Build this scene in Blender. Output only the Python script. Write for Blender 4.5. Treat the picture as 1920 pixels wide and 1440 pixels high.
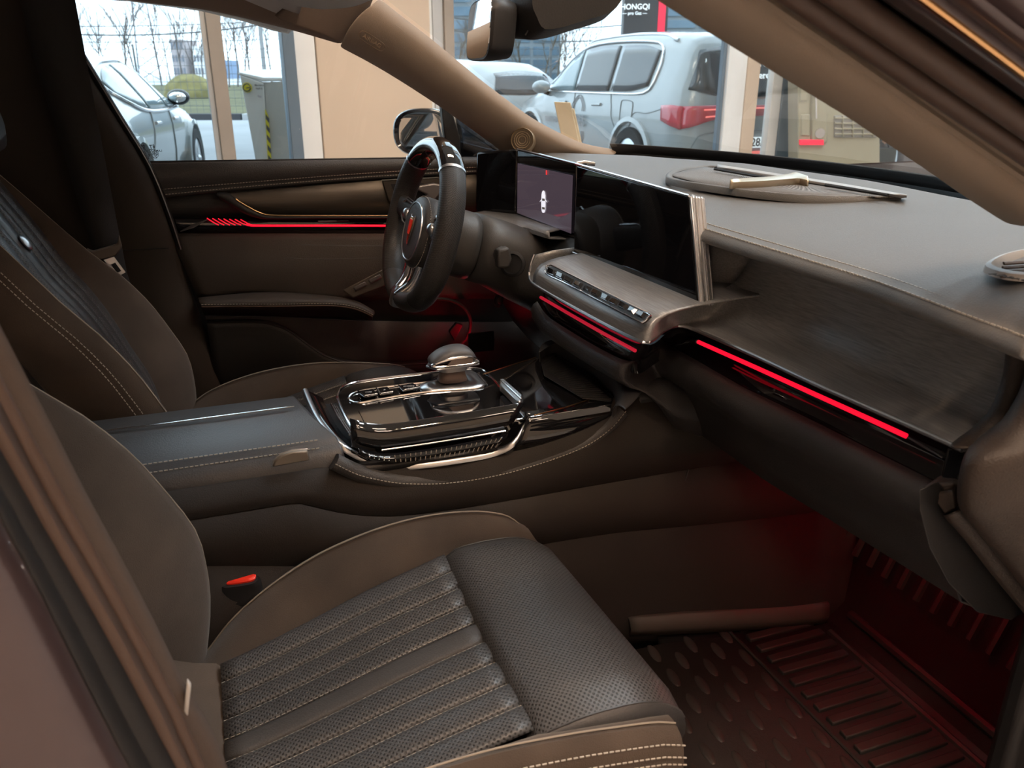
import bpy, bmesh, math, random
from mathutils import Vector, Matrix
random.seed(7)
for o in list(bpy.data.objects): bpy.data.objects.remove(o, do_unlink=True)
SC = bpy.context.scene; COL = SC.collection
V = Vector
# ------------------------------------------------------------------ camera
FPX = 1530.0; PITCH = math.atan((720-135)/FPX); YAW = math.radians(20)
CAM = V((0.0, -1.12, 1.16))
cp, sp, cyw, syw = math.cos(PITCH), math.sin(PITCH), math.cos(YAW), math.sin(YAW)
cam = bpy.data.cameras.new('camera'); cam.sensor_width = 36; cam.lens = FPX/1920*36; cam.clip_start = .02; cam.clip_end = 600
cam.dof.use_dof = True; cam.dof.focus_distance = 1.35; cam.dof.aperture_fstop = 11.0
camo = bpy.data.objects.new('camera', cam); COL.objects.link(camo)
camo.location = CAM; camo.rotation_euler = (math.pi/2-PITCH, 0, -YAW); SC.camera = camo
# ------------------------------------------------------------------ sky and exposure
w = bpy.data.worlds.new('overcast_sky'); SC.world = w; w.use_nodes = True
nt = w.node_tree; bg = nt.nodes['Background']
tc = nt.nodes.new('ShaderNodeTexCoord'); nz = nt.nodes.new('ShaderNodeTexNoise'); nz.inputs['Scale'].default_value = 2.2; nz.inputs['Detail'].default_value = 4
cr_ = nt.nodes.new('ShaderNodeValToRGB'); cr_.color_ramp.elements[0].position = .3; cr_.color_ramp.elements[1].position = .75
cr_.color_ramp.elements[0].color = (.70, .85, 1.0, 1); cr_.color_ramp.elements[1].color = (.84, .93, 1, 1)
nt.links.new(tc.outputs['Generated'], nz.inputs['Vector']); nt.links.new(nz.outputs['Fac'], cr_.inputs['Fac']); nt.links.new(cr_.outputs['Color'], bg.inputs['Color'])
bg.inputs['Strength'].default_value = 3.0
SC.view_settings.view_transform = 'Standard'; SC.view_settings.look = 'None'
SC.view_settings.exposure = 0.15; SC.view_settings.gamma = 1.0; SC.view_settings.use_curve_mapping = False
WARM = (1.0, .82, .62)
# ------------------------------------------------------------------ measuring helpers: a sight line met with a real plane of the car
def ray(px, py):
    r = px-960; u = 720-py; h = FPX*cp+u*sp; z = -FPX*sp+u*cp
    return V((syw*h+cyw*r, cyw*h-syw*r, z))
def at(px, py, x=None, y=None, z=None):
    d = ray(px, py)
    if x is not None: t = (x-CAM.x)/d.x
    elif y is not None: t = (y-CAM.y)/d.y
    else: t = (z-CAM.z)/d.z
    return CAM+d*t
def onplane(px, py, p, n):
    d = ray(px, py); return CAM+d*((V(p)-CAM).dot(V(n))/d.dot(V(n)))
def far(px, dist, z=0.0):
    d = ray(px, 135); d.z = 0; d.normalize(); return V((CAM.x+d.x*dist, CAM.y+d.y*dist, z))
def cr(pts, n, closed=False):
    """smooth curve through pts, n evenly spaced points"""
    pts = [V(p) for p in pts]; m = len(pts); out = []
    seg = m if closed else m-1
    for i in range(seg):
        p1 = pts[i]; p2 = pts[(i+1) % m]
        p0 = pts[i-1] if (closed or i > 0) else p1*2-p2
        p3 = pts[(i+2) % m] if (closed or i+2 < m) else p2*2-p1
        for k in range(24):
            t = k/24; t2 = t*t; t3 = t2*t
            out.append(.5*((2*p1)+(p2-p0)*t+(2*p0-5*p1+4*p2-p3)*t2+(3*p1-p0-3*p2+p3)*t3))
    if closed: out.append(out[0].copy())
    else: out.append(pts[-1].copy())
    return resample(out, n, closed)
def crk(pts, per):
    """smooth curve with the same number of samples between every two knots"""
    pts = [V(p) for p in pts]; m = len(pts); out = []
    for i in range(m-1):
        p1 = pts[i]; p2 = pts[i+1]; p0 = pts[i-1] if i > 0 else p1*2-p2; p3 = pts[i+2] if i+2 < m else p2*2-p1
        for k in range(per):
            t = k/per; t2 = t*t; t3 = t2*t
            out.append(.5*((2*p1)+(p2-p0)*t+(2*p0-5*p1+4*p2-p3)*t2+(3*p1-p0-3*p2+p3)*t3))
    return out+[pts[-1].copy()]
def resample(out, n, closed=False):
    L = [0.0]
    for a, b in zip(out, out[1:]): L.append(L[-1]+(b-a).length)
    res = []; j = 0; cnt = n if closed else n-1
    for i in range(n):
        s = L[-1]*i/cnt
        while j < len(L)-2 and L[j+1] < s: j += 1
        d = L[j+1]-L[j]; t = 0 if d < 1e-12 else (s-L[j])/d
        res.append(out[j].lerp(out[j+1], min(1, max(0, t))))
    return res
def lerp(a, b, t): return a+(b-a)*t
# ------------------------------------------------------------------ mesh collector
class MB:
    def __init__(s): s.v = []; s.f = []; s.uv = {}
    def add(s, vs, fs):
        b = len(s.v); s.v += [V(x) for x in vs]; s.f += [[i+b for i in f] for f in fs]; return s
    def grid(s, rows, cu=False, cv=False):
        n = len(rows); m = len(rows[0]); b = len(s.v)
        for i, r in enumerate(rows):
            u = 0.0
            for j, p in enumerate(r):
                p = V(p); s.v.append(p)
                if j: u += (p-V(r[j-1])).length
                vv = 0.0 if i == 0 else s.uv[b+(i-1)*m+j][1]+(p-V(rows[i-1][j])).length
                s.uv[b+i*m+j] = (u, vv)
        for i in range(n if cv else n-1):
            for j in range(m if cu else m-1):
                s.f.append([b+i*m+j, b+i*m+(j+1) % m, b+((i+1) % n)*m+(j+1) % m, b+((i+1) % n)*m+j])
        return s
    def tube(s, path, r, n=8, closed=False, caps=True, sx=1.0, sy=1.0, up=None):
        path = [V(p) for p in path]; m = len(path); rings = []
        nrm = None
        for i, p in enumerate(path):
            a = path[i-1] if (i > 0 or closed) else p; c = path[(i+1) % m] if (i < m-1 or closed) else p
            t = (c-a).normalized()
            if up is not None: nrm = (V(up)-t*V(up).dot(t)).normalized()
            elif nrm is None:
                nrm = t.orthogonal().normalized()
            else: nrm = (nrm-t*nrm.dot(t)).normalized()
            bi = t.cross(nrm); rr = r[i] if isinstance(r, (list, tuple)) else r
            rings.append([p+nrm*(rr*sx*math.cos(2*math.pi*k/n))+bi*(rr*sy*math.sin(2*math.pi*k/n)) for k in range(n)])
        b = len(s.v); s.grid(rings, cu=True, cv=closed)
        if caps and not closed:
            s.f.append([b+k for k in range(n)]); s.f.append([b+(m-1)*n+k for k in range(n)])
        return s
    def box(s, c, size, R=None):
        hx, hy, hz = [q/2 for q in size]; c = V(c); vs = []
        for x in (-hx, hx):
            for y in (-hy, hy):
                for z in (-hz, hz):
                    p = V((x, y, z)); vs.append(c+(R @ p if R is not None else p))
        return s.add(vs, [[0, 1, 3, 2], [4, 6, 7, 5], [0, 4, 5, 1], [2, 3, 7, 6], [0, 2, 6, 4], [1, 5, 7, 3]])
    def prism(s, poly, vec):
        n = len(poly); vec = V(vec); vs = [V(p) for p in poly]+[V(p)+vec for p in poly]
        return s.add(vs, [list(range(n)), list(range(n, 2*n))]+[[i, (i+1) % n, n+(i+1) % n, n+i] for i in range(n)])
    def loft(s, rings, caps=True):
        n = len(rings[0]); b = len(s.v); s.grid(rings, cu=True)
        if caps: s.f.append([b+k for k in range(n)]); s.f.append([b+(len(rings)-1)*n+k for k in range(n)])
        return s
    def lathe(s, prof, o, ax, n=24):
        ax = V(ax).normalized(); e1 = ax.orthogonal().normalized(); e2 = ax.cross(e1); o = V(o)
        rings = [[o+ax*h+e1*(r*math.cos(2*math.pi*k/n))+e2*(r*math.sin(2*math.pi*k/n)) for k in range(n)] for r, h in prof]
        return s.loft(rings)
    def ball(s, c, r, n=12):
        prof = [(max(1e-4, math.sin(math.pi*i/n)), -math.cos(math.pi*i/n)) for i in range(n+1)]
        c = V(c); rv = V(r) if not isinstance(r, (int, float)) else V((r, r, r))
        rings = [[c+V((q*math.cos(2*math.pi*k/n)*rv.x, q*math.sin(2*math.pi*k/n)*rv.y, h*rv.z)) for k in range(n)] for q, h in prof]
        return s.loft(rings)
    def build(s, name, m, parent=None, sub=0, bevel=0, solid=0, sharp=40, kind=None, label=None, local=False, seg=2, flip=False):
        me = bpy.data.meshes.new(name); me.from_pydata([tuple(p) for p in s.v], [], s.f)
        if s.uv:
            ul = me.uv_layers.new(name='UVMap')
            for l in me.loops: ul.data[l.index].uv = s.uv.get(l.vertex_index, (0, 0))
        bm = bmesh.new(); bm.from_mesh(me); bmesh.ops.recalc_face_normals(bm, faces=bm.faces)
        if flip: bmesh.ops.reverse_faces(bm, faces=bm.faces)
        bm.to_mesh(me); bm.free()
        me.polygons.foreach_set('use_smooth', [True]*len(me.polygons))
        if sharp and not sub: me.set_sharp_from_angle(angle=math.radians(sharp))
        o = bpy.data.objects.new(name, me); COL.objects.link(o)
        me.materials.append(m if not isinstance(m, str) else MAT[m])
        if solid:
            k = o.modifiers.new('thickness', 'SOLIDIFY'); k.thickness = abs(solid); k.offset = 0
        if bevel:
            k = o.modifiers.new('bevel', 'BEVEL'); k.width = bevel; k.segments = seg; k.limit_method = 'ANGLE'; k.angle_limit = math.radians(35); k.harden_normals = False
        if sub:
            k = o.modifiers.new('sub', 'SUBSURF'); k.levels = sub; k.render_levels = sub
        if parent is not None:
            o.parent = parent
            if parent.type == 'EMPTY' and not local: o.matrix_parent_inverse = Matrix.Translation(-parent.location)
        if kind: o['kind'] = kind
        if label: o['label'] = label
        return o
def tag(o, label, cat=None, group=None, kind=None):
    o['label'] = label
    if cat: o['category'] = cat
    if group: o['group'] = group
    if kind: o['kind'] = kind
    return o
def thing(name, label, cat, loc=(0, 0, 0), rz=0.0, group=None):
    o = bpy.data.objects.new(name, None); o.empty_display_size = .05; COL.objects.link(o)
    o.location = loc; o.rotation_euler = (0, 0, rz); return tag(o, label, cat, group)
def struct(o, label=None):
    o['kind'] = 'structure'
    if label: o['label'] = label
    return o
# ------------------------------------------------------------------ materials
MAT = {}
def mat(name, col, rough=.5, metal=0.0, bump=0.0, bscale=300.0, coat=0.0, emit=None, estr=0.0, var=0.0, vscale=6.0, spec=.5, sheen=0.0, aniso=0.0, coords='Object', stretch=None, trans=0.0, ior=1.45, btype='noise'):
    m = bpy.data.materials.new(name); m.use_nodes = True; n = m.node_tree; b = n.nodes['Principled BSDF']
    b.inputs['Base Color'].default_value = (*col, 1); b.inputs['Roughness'].default_value = rough; b.inputs['Metallic'].default_value = metal
    b.inputs['Specular IOR Level'].default_value = spec; b.inputs['IOR'].default_value = ior
    if coat: b.inputs['Coat Weight'].default_value = coat; b.inputs['Coat Roughness'].default_value = .04
    if sheen: b.inputs['Sheen Weight'].default_value = sheen; b.inputs['Sheen Roughness'].default_value = .5
    if trans: b.inputs['Transmission Weight'].default_value = trans
    if emit: b.inputs['Emission Color'].default_value = (*emit, 1); b.inputs['Emission Strength'].default_value = estr
    t = n.nodes.new('ShaderNodeTexCoord'); vec = t.outputs[coords]
    if stretch:
        mp = n.nodes.new('ShaderNodeMapping'); mp.inputs['Scale'].default_value = stretch; n.links.new(vec, mp.inputs['Vector']); vec = mp.outputs['Vector']
    if var:
        q = n.nodes.new('ShaderNodeTexNoise'); q.inputs['Scale'].default_value = vscale; q.inputs['Detail'].default_value = 5; n.links.new(vec, q.inputs['Vector'])
        r = n.nodes.new('ShaderNodeMapRange'); r.inputs['To Min'].default_value = 1-var; r.inputs['To Max'].default_value = 1+var; r.inputs['From Min'].default_value = .3; r.inputs['From Max'].default_value = .7
        n.links.new(q.outputs['Fac'], r.inputs['Value'])
        mx = n.nodes.new('ShaderNodeMix'); mx.data_type = 'RGBA'; mx.blend_type = 'MULTIPLY'; mx.inputs[0].default_value = 1
        mx.inputs[6].default_value = (*col, 1); n.links.new(r.outputs[0], mx.inputs[7]); n.links.new(mx.outputs[2], b.inputs['Base Color'])
    if bump:
        if btype == 'voronoi':
            q = n.nodes.new('ShaderNodeTexVoronoi'); q.inputs['Scale'].default_value = bscale; src = q.outputs['Distance']
        else:
            q = n.nodes.new('ShaderNodeTexNoise'); q.inputs['Scale'].default_value = bscale; q.inputs['Detail'].default_value = 3; src = q.outputs['Fac']
        n.links.new(vec, q.inputs['Vector'])
        bp = n.nodes.new('ShaderNodeBump'); bp.inputs['Strength'].default_value = bump; bp.inputs['Distance'].default_value = .002
        n.links.new(src, bp.inputs['Height']); n.links.new(bp.outputs['Normal'], b.inputs['Normal'])
    MAT[name] = m; return m
def math_node(n, op, a, b=None):
    q = n.nodes.new('ShaderNodeMath'); q.operation = op
    for i, x in enumerate((a, b)):
        if x is None: continue
        if isinstance(x, (int, float)): q.inputs[i].default_value = x
        else: n.links.new(x, q.inputs[i])
    return q.outputs[0]
def perforate(name, pitch=.0075, rad=.2, dark=.12, bump=.5):
    """punched holes on the surface's own UV, measured in metres"""
    m = MAT[name]; n = m.node_tree; b = n.nodes['Principled BSDF']
    t = n.nodes.new('ShaderNodeTexCoord'); sx = n.nodes.new('ShaderNodeSeparateXYZ'); n.links.new(t.outputs['UV'], sx.inputs[0])
    u = math_node(n, 'DIVIDE', sx.outputs[0], pitch); v = math_node(n, 'DIVIDE', sx.outputs[1], pitch*.5)
    row = math_node(n, 'FLOOR', v); odd = math_node(n, 'MULTIPLY', math_node(n, 'MODULO', row, 2.0), .5)
    fu = math_node(n, 'SUBTRACT', math_node(n, 'FRACT', math_node(n, 'ADD', u, odd)), .5)
    fv = math_node(n, 'MULTIPLY', math_node(n, 'SUBTRACT', math_node(n, 'FRACT', v), .5), .5)
    d = math_node(n, 'SQRT', math_node(n, 'ADD', math_node(n, 'MULTIPLY', fu, fu), math_node(n, 'MULTIPLY', fv, fv)))
    k = n.nodes.new('ShaderNodeMapRange'); k.inputs['From Min'].default_value = rad*.75; k.inputs['From Max'].default_value = rad*1.15; n.links.new(d, k.inputs['Value'])
    base = tuple(b.inputs['Base Color'].default_value)
    mx = n.nodes.new('ShaderNodeMix'); mx.data_type = 'RGBA'; mx.inputs[6].default_value = (*[c*dark for c in base[:3]], 1); mx.inputs[7].default_value = base
    n.links.new(k.outputs[0], mx.inputs[0]); n.links.new(mx.outputs[2], b.inputs['Base Color'])
    bp = n.nodes.new('ShaderNodeBump'); bp.inputs['Strength'].default_value = bump; bp.inputs['Distance'].default_value = .002; n.links.new(k.outputs[0], bp.inputs['Height']); n.links.new(bp.outputs['Normal'], b.inputs['Normal'])
def pane_mat(name, tint=(1, 1, 1), refl=1.0, base=.0):
    """thin sheet glass: clear with Fresnel gloss"""
    m = bpy.data.materials.new(name); m.use_nodes = True; n = m.node_tree; n.nodes.clear()
    o = n.nodes.new('ShaderNodeOutputMaterial'); tr = n.nodes.new('ShaderNodeBsdfTransparent'); tr.inputs['Color'].default_value = (*tint, 1)
    gl = n.nodes.new('ShaderNodeBsdfGlossy'); gl.inputs['Roughness'].default_value = .01; gl.inputs['Color'].default_value = (1, 1, 1, 1)
    fr = n.nodes.new('ShaderNodeFresnel'); fr.inputs['IOR'].default_value = 1.5; k = math_node(n, 'ADD', math_node(n, 'MULTIPLY', fr.outputs[0], refl), base)
    mx = n.nodes.new('ShaderNodeMixShader'); n.links.new(k, mx.inputs[0]); n.links.new(tr.outputs[0], mx.inputs[1]); n.links.new(gl.outputs[0], mx.inputs[2]); n.links.new(mx.outputs[0], o.inputs['Surface'])
    MAT[name] = m; return m
# car interior
mat('leather', (.036, .036, .038), .37, bump=.22, bscale=420, spec=.65)
mat('pillar_dark', (.042, .035, .030), .8, bump=.3, bscale=900, spec=.2)
mat('leather_soft', (.05, .048, .048), .5, bump=.35, bscale=500)
mat('perf', (.054, .054, .056), .42, spec=.6); perforate('perf', pitch=.0060, rad=.20, dark=.12)
mat('perf_wheel', (.035, .033, .032), .45, spec=.45); perforate('perf_wheel', pitch=.0042, rad=.24, dark=.25)
mat('suede', (.064, .049, .039), .95, bump=.35, bscale=900, var=.16, vscale=14, spec=.15, sheen=.15)
mat('dash_skin', (.112, .109, .106), .52, bump=.3, bscale=600, var=.04, vscale=9)
mat('dash_lower', (.032, .031, .032), .5, bump=.3, bscale=500)
mat('black_plastic', (.012, .012, .013), .5, bump=.1, bscale=500)
mat('dark_trim', (.02, .019, .019), .6, bump=.2, bscale=400)
mat('gloss_black', (.006, .006, .007), .05, coat=.6, spec=.6)
mat('screen_glass', (.004, .004, .005), .03, coat=.3, spec=.4)
mat('chrome', (.82, .82, .84), .14, 1.0)
mat('satin_chrome', (.62, .63, .65), .3, 1.0)
mat('crystal', (.9, .9, .92), .04, .0, trans=.85, ior=1.5)
mat('brushed', (.24, .243, .25), .31, .35, bump=.12, bscale=60, var=.22, vscale=40, stretch=(14, .5, 14))
mat('door_metal', (.085, .074, .062), .42, .7, bump=.05, bscale=60, var=.08, vscale=30, stretch=(.6, 8, 8))
mat('carpet', (.020, .018, .018), .95, bump=.6, bscale=1200, spec=.1)
mat('tunnel_panel', (.025, .021, .019), .75, bump=.25, bscale=700, spec=.3)
mat('rubber_mat', (.016, .015, .015), .6, bump=.25, bscale=500)
mat('rubber_rib', (.024, .022, .021), .55)
mat('seal', (.02, .017, .016), .55, bump=.1, bscale=300)
mat('seal_brown', (.07, .045, .035), .5)
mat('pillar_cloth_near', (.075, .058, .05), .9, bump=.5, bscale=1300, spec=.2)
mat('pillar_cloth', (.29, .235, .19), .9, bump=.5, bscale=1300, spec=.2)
mat('headliner', (.46, .45, .44), .95, bump=.4, bscale=1200, spec=.1)
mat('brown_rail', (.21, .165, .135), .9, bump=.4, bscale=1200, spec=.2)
mat('stitch', (.42, .39, .34), .7)
mat('piping', (.26, .225, .185), .6)
mat('belt_web', (.014, .013, .013), .75, bump=.4, bscale=900)
mat('red_strip', (.4, .0, .01), .4, emit=(1, .006, .03), estr=1.1)
mat('red_strip_dim', (.3, .01, .02), .4, emit=(1, .02, .06), estr=.36)
mat('red_plastic', (.75, .03, .012), .35)
mat('paint', (.075, .052, .055), .35, .5, coat=.8)
mat('paint_black', (.01, .01, .014), .12, coat=1)
mat('mirror', (.92, .93, .94), .01, 1.0)
mat('display_on', (.012, .010, .013), .05, emit=(.16, .115, .15), estr=.34, coat=.3)
mat('icon_white', (.8, .8, .85), .4, emit=(.8, .8, .9), estr=.8)
mat('icon_red', (.6, .0, .0), .4, emit=(1, .05, .05), estr=.6)
mat('print_grey', (.28, .28, .29), .6)
mat('print_dark', (.03, .03, .03), .6)
mat('ink_brown', (.15, .10, .06), .8)
mat('speaker_mesh', (.10, .075, .05), .5, .3, bump=.9, bscale=900, btype='voronoi')
mat('grille_mesh', (.24, .22, .205), .6, .1)
perforate('grille_mesh', pitch=.0042, rad=.30, dark=.12)
mat('gold', (.75, .45, .22), .2, 1.0)
pane_mat('windshield_glass', (.90, .94, .95), .13)
pane_mat('side_glass', (.94, .97, .97), .5)
pane_mat('shop_glass', (.93, .97, .98), .35)
pane_mat('tint_glass', (.20, .21, .23), 1.0, .02)
# ------------------------------------------------------------------ shared detail helpers
def stitches(path, name, parent, step=.0055, ln=.0036, w=.0007, mtl='stitch', lift=(0, 0, .0006)):
    path = [V(p)+V(lift) for p in path]; L = sum((b-a).length for a, b in zip(path, path[1:])); n = max(2, int(L/step))
    pts = resample(path, 2*n); mb = MB()
    for i in range(0, 2*n-1, 2):
        a = pts[i]; d = (pts[i+1]-a); 
        if d.length < 1e-7: continue
        mb.tube([a, a+d.normalized()*ln], w, 4)
    return mb.build(name, mtl, parent, kind='stuff')
def text_mesh(txt, size, depth=.0006):
    c = bpy.data.curves.new('txt', 'FONT'); c.body = txt; c.size = size; c.extrude = depth; c.align_x = 'CENTER'; c.align_y = 'CENTER'; c.resolution_u = 3; c.offset = size*.014
    o = bpy.data.objects.new('txt', c); COL.objects.link(o); dg = bpy.context.evaluated_depsgraph_get()
    me = bpy.data.meshes.new_from_object(o.evaluated_get(dg)); bpy.data.objects.remove(o); bpy.data.curves.remove(c); return me
def text(txt, size, origin, ex, ey, m, name, parent, depth=.0006, local=False):
    me = text_mesh(txt, size, depth); ex = V(ex).normalized(); ey = V(ey); ey = (ey-ex*ey.dot(ex)).normalized(); ez = ex.cross(ey)
    M = Matrix(((ex.x, ey.x, ez.x, origin[0]), (ex.y, ey.y, ez.y, origin[1]), (ex.z, ey.z, ez.z, origin[2]), (0, 0, 0, 1)))
    me.transform(M); me.materials.clear(); me.materials.append(MAT[m]); me.name = name
    o = bpy.data.objects.new(name, me); COL.objects.link(o)
    if parent is not None:
        o.parent = parent
        if parent.type == 'EMPTY' and not local: o.matrix_parent_inverse = Matrix.Translation(-parent.location)
    return o
def tr(pix, **k): return [at(a, b, **k) for a, b in pix]
def loopring(c, ex, ey, rx, ry, n=24, p=2.0):
    """superellipse ring"""
    out = []
    for i in range(n):
        a = 2*math.pi*i/n; ca, sa = math.cos(a), math.sin(a)
        out.append(V(c)+V(ex)*(rx*math.copysign(abs(ca)**(2/p), ca))+V(ey)*(ry*math.copysign(abs(sa)**(2/p), sa)))
    return out
def slab(poly, vec, name, m, parent, bevel=.002, seg=2, **k):
    return MB().prism(poly, vec).build(name, m, parent, bevel=bevel, seg=seg, sharp=35, **k)
# ================================================================== showroom shell
mat('wall_beige', (.62, .50, .385), .8, var=.03, vscale=2, bump=.05, bscale=40)
mat('wall_warm', (.55, .44, .34), .85, var=.05, vscale=1.5)
mat('ceiling_white', (.55, .52, .48), .9, var=.03)
mat('floor_tile', (.42, .40, .38), .3, var=.08, vscale=3)
mat('mullion_grey', (.34, .30, .26), .5, var=.05, vscale=4)
mat('mullion_silver', (.55, .6, .64), .35, .5)
mat('column_blue', (.12, .17, .22), .6, var=.05)
mat('column_white', (.78, .79, .78), .6, var=.03)
mat('lamp_warm', (1, .9, .8), .5, emit=(1.0, .74, .56), estr=27); mat('lamp_cool_fill', (.95, .97, 1), .5, emit=(.93, .97, 1.0), estr=48)
mat('lamp_spot', (1, .9, .8), .5, emit=(1, .66, .40), estr=1000)
mat('asphalt', (.27, .285, .30), .35, var=.12, vscale=.4, bump=.3, bscale=8)
mat('kerb_white', (.38, .385, .39), .8); mat('kerb_black', (.05, .05, .055), .8)
FY = 6.0
def fx(px, Y=FY): return at(px, 135, y=Y).x
floor = struct(MB().box((2.5, -.5, -.06), (21, 13.4, .12)).build('floor', 'floor_tile'), 'pale grey showroom floor tiles')
ceil = struct(MB().box((2.5, -.5, 6.3), (21, 13.4, .12)).build('ceiling', 'ceiling_white'), 'white showroom ceiling with warm lamps')
wr = struct(MB().box((2.5, -7.2, 3.1), (21, .15, 6.3)).build('wall_right', 'wall_warm'), 'warm beige showroom back wall')
wb = struct(MB().box((-8, -.5, 3.1), (.15, 13.4, 6.3)).build('wall_back', 'wall_warm'), 'warm beige showroom side wall')
wf = struct(MB().box((13, -.5, 3.1), (.15, 13.4, 6.3)).build('wall_front', 'wall_warm'), 'far showroom end wall')
mb = MB(); mb.box(((fx(592)+fx(803))/2, FY, 3.12), (fx(803)-fx(592), .22, 6.24))
struct(mb.build('wall_left', 'wall_beige', bevel=.01), 'beige wall section between the glass bays')
# ceiling lamps on the passenger side of the showroom and along the hall
lamps = [(-2.6, -2.6), (.2, -2.6), (3.0, -2.6), (-2.6, -4.6), (.2, -4.6), (3.0, -4.6), (6.0, -3.2), (1.6, 3.0), (4.8, 2.6), (8.2, 1.2), (3.2, .2), (5.4, -.4)]
wheres = ['near the passenger door of the car', 'straight above the open passenger side', 'ahead of the open passenger side', 'by the back wall, rearmost', 'by the back wall, middle', 'by the back wall, foremost', 'ahead of the car bonnet', 'over the driver side near the beige wall', 'over the glass front beside the windscreen', 'at the far end of the hall', 'straight above the bonnet', 'a little ahead of the bonnet']
for (lx, ly), wh in zip(lamps, wheres):
    t = thing('ceiling_lamp', ('added long neutral white fill' if lx > 2.9 and ly > -2 else 'long warm')+' ceiling lamp panel '+wh, 'lamp', (lx, ly, 6.24), group='ceiling lamps')
    MB().box((lx, ly, 6.215), (1.9, .56, .05)).build('housing', 'column_white', t, bevel=.01)
    MB().box((lx, ly, 6.186), (1.8, .46, .012)).build('diffuser', 'lamp_cool_fill' if lx > 2.9 and ly > -2 else 'lamp_warm', t)  # neutral white panels are unseen fill, added to cool the cabin light
for k, (lx, ly) in enumerate([(-.5, -3.55), (.55, -3.7), (1.5, -3.5)]):
    t = thing('spotlight', ['rear', 'middle', 'front'][k]+' warm spotlight can on the ceiling behind the photographer', 'lamp', (lx, ly, 6.24), group='spotlights')
    MB().lathe([(.07, 0), (.08, -.04), (.08, -.16), (.07, -.17)], (lx, ly, 6.24), (0, 0, 1), 20).build('housing', 'column_white', t)
    MB().lathe([(.062, 0), (.062, -.006), (.001, -.008)], (lx, ly, 6.068), (0, 0, 1), 20).build('bulb', 'lamp_spot', t)
# glazing bars and columns of the glass front
n_t = [0]
def bar(px0, px1, m, dep=.12, zz=(0, 6.24), Y=FY, label=None):
    n_t[0] += 1; a, b = fx(px0, Y), fx(px1, Y)
    return struct(MB().box(((a+b)/2, Y, (zz[0]+zz[1])/2), (b-a, dep, zz[1]-zz[0])).build('trim_%d' % n_t[0], m, bevel=.006), label)
bar(386, 397, 'mullion_silver', .09, label='silver edge strip of the glazing bar')
bar(397, 424, 'mullion_grey', .16, label='grey brown glazing bar behind the driver window')
bar(531, 553, 'column_blue', .3, label='blue grey column beside the charging post')
bar(553, 591, 'column_white', .2, label='white column edge next to the beige wall')
bar(803, 812, 'column_white', .05, label='bright white edge strip beside the beige wall')
bar(812, 832, 'mullion_silver', .07, label='grey glazing post right of the beige wall')
bar(832, 850, 'mullion_grey', .12, label='beige glazing post above the windscreen pillar')
bar(1351, 1357, 'column_blue', .06, label='thin dark glazing seal in the windscreen view')
bar(1357, 1392, 'column_white', .14, label='white column behind the windscreen')
bar(1392, 1416, 'wall_beige', .16, label='beige column strip behind the windscreen')
bar(1446, 1464, 'column_white', .10, label='pale narrow post behind the windscreen')
bar(1464, 1500, 'column_blue', .14, label='dark grey post behind the windscreen')
bar(1722, 1748, 'mullion_silver', .10, label='grey glazing post at the right of the windscreen')
bar(-420, -380, 'mullion_grey', .16); bar(-1400, -1350, 'mullion_grey', .16); bar(2050, 2110, 'mullion_grey', .16); bar(2500, 2600, 'mullion_grey', .16)
n_w = [2]
def shop_pane(x0, x1):
    n_w[0] += 1
    return struct(MB().box(((x0+x1)/2, FY+.02, 3.12), (x1-x0-.01, .012, 6.2)).build('window_%d' % n_w[0], 'shop_glass'), 'large showroom window pane')
edges = [-7.9, fx(-1370), fx(-400), fx(391), fx(538)]
for a, b in zip(edges, edges[1:]): shop_pane(a, b)
for a, b in [(fx(808), fx(840)), (fx(846), fx(1353)), (fx(1353), fx(1735)), (fx(1735), fx(2080)), (fx(2080), 12.9)]: shop_pane(a, b)
struct(MB().box((2.5, FY, 6.1), (21, .16, .28)).build('trim_90', 'mullion_grey'), 'beam over the glass front')
# ================================================================== outside: lot, kerb, fence, trees, pylon
LOT = -.16
g = MB(); rows = [[V((-260+i*65, 6.2+j*32 if j else 6.1, LOT)) for i in range(9)] for j in range(11)]; g.grid(rows)
struct(g.build('ground_lot', 'asphalt', solid=.1), 'wet pale asphalt of the parking lot')
mat('grass', (.10, .095, .04), .95, var=.35, vscale=.5, bump=.6, bscale=20)
kd = 24.5
def along(dist, px): return far(px, dist, 0)
KD = V((cyw, -syw, 0))      # across the view
KC = far(700, kd, LOT)
def kpt(s, off=0.0, z=LOT): q = KC+KD*s+V((syw, cyw, 0))*off; q.z = z; return q
kb = thing('kerb', 'painted kerb of alternating white and black blocks along the lot', 'kerb', kpt(0))
KB = int(((far(400, kd, LOT)-KC).dot(KD))//1.9)
for i in range(-14, 16):
    s0 = i*1.9; p = [kpt(s0+.02), kpt(s0+1.88), kpt(s0+1.88, .3), kpt(s0+.02, .3)]
    slab(p, (0, 0, .22), 'kerb_block', 'kerb_black' if i in (KB, KB-5, KB+5) else 'kerb_white', kb, bevel=.02)
struct(slab([kpt(-60, .3), kpt(60, .3), kpt(90, 60), kpt(-90, 60)], (0, 0, .16), 'ground_verge', 'grass', None, bevel=0), 'dry yellowish grass verge behind the kerb')
# painted bay lines
for k, (px0, px1) in enumerate([(455, 470), (560, 600)]):
    pass
tag(slab([kpt(-6.3, -1.2), kpt(-5.9, -3.2), kpt(-5.8, -3.2), kpt(-6.2, -1.2)], (0, 0, .006), 'bay_line', 'kerb_white', None, bevel=0), 'short white bay line painted beside the red post', 'road marking')
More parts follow.
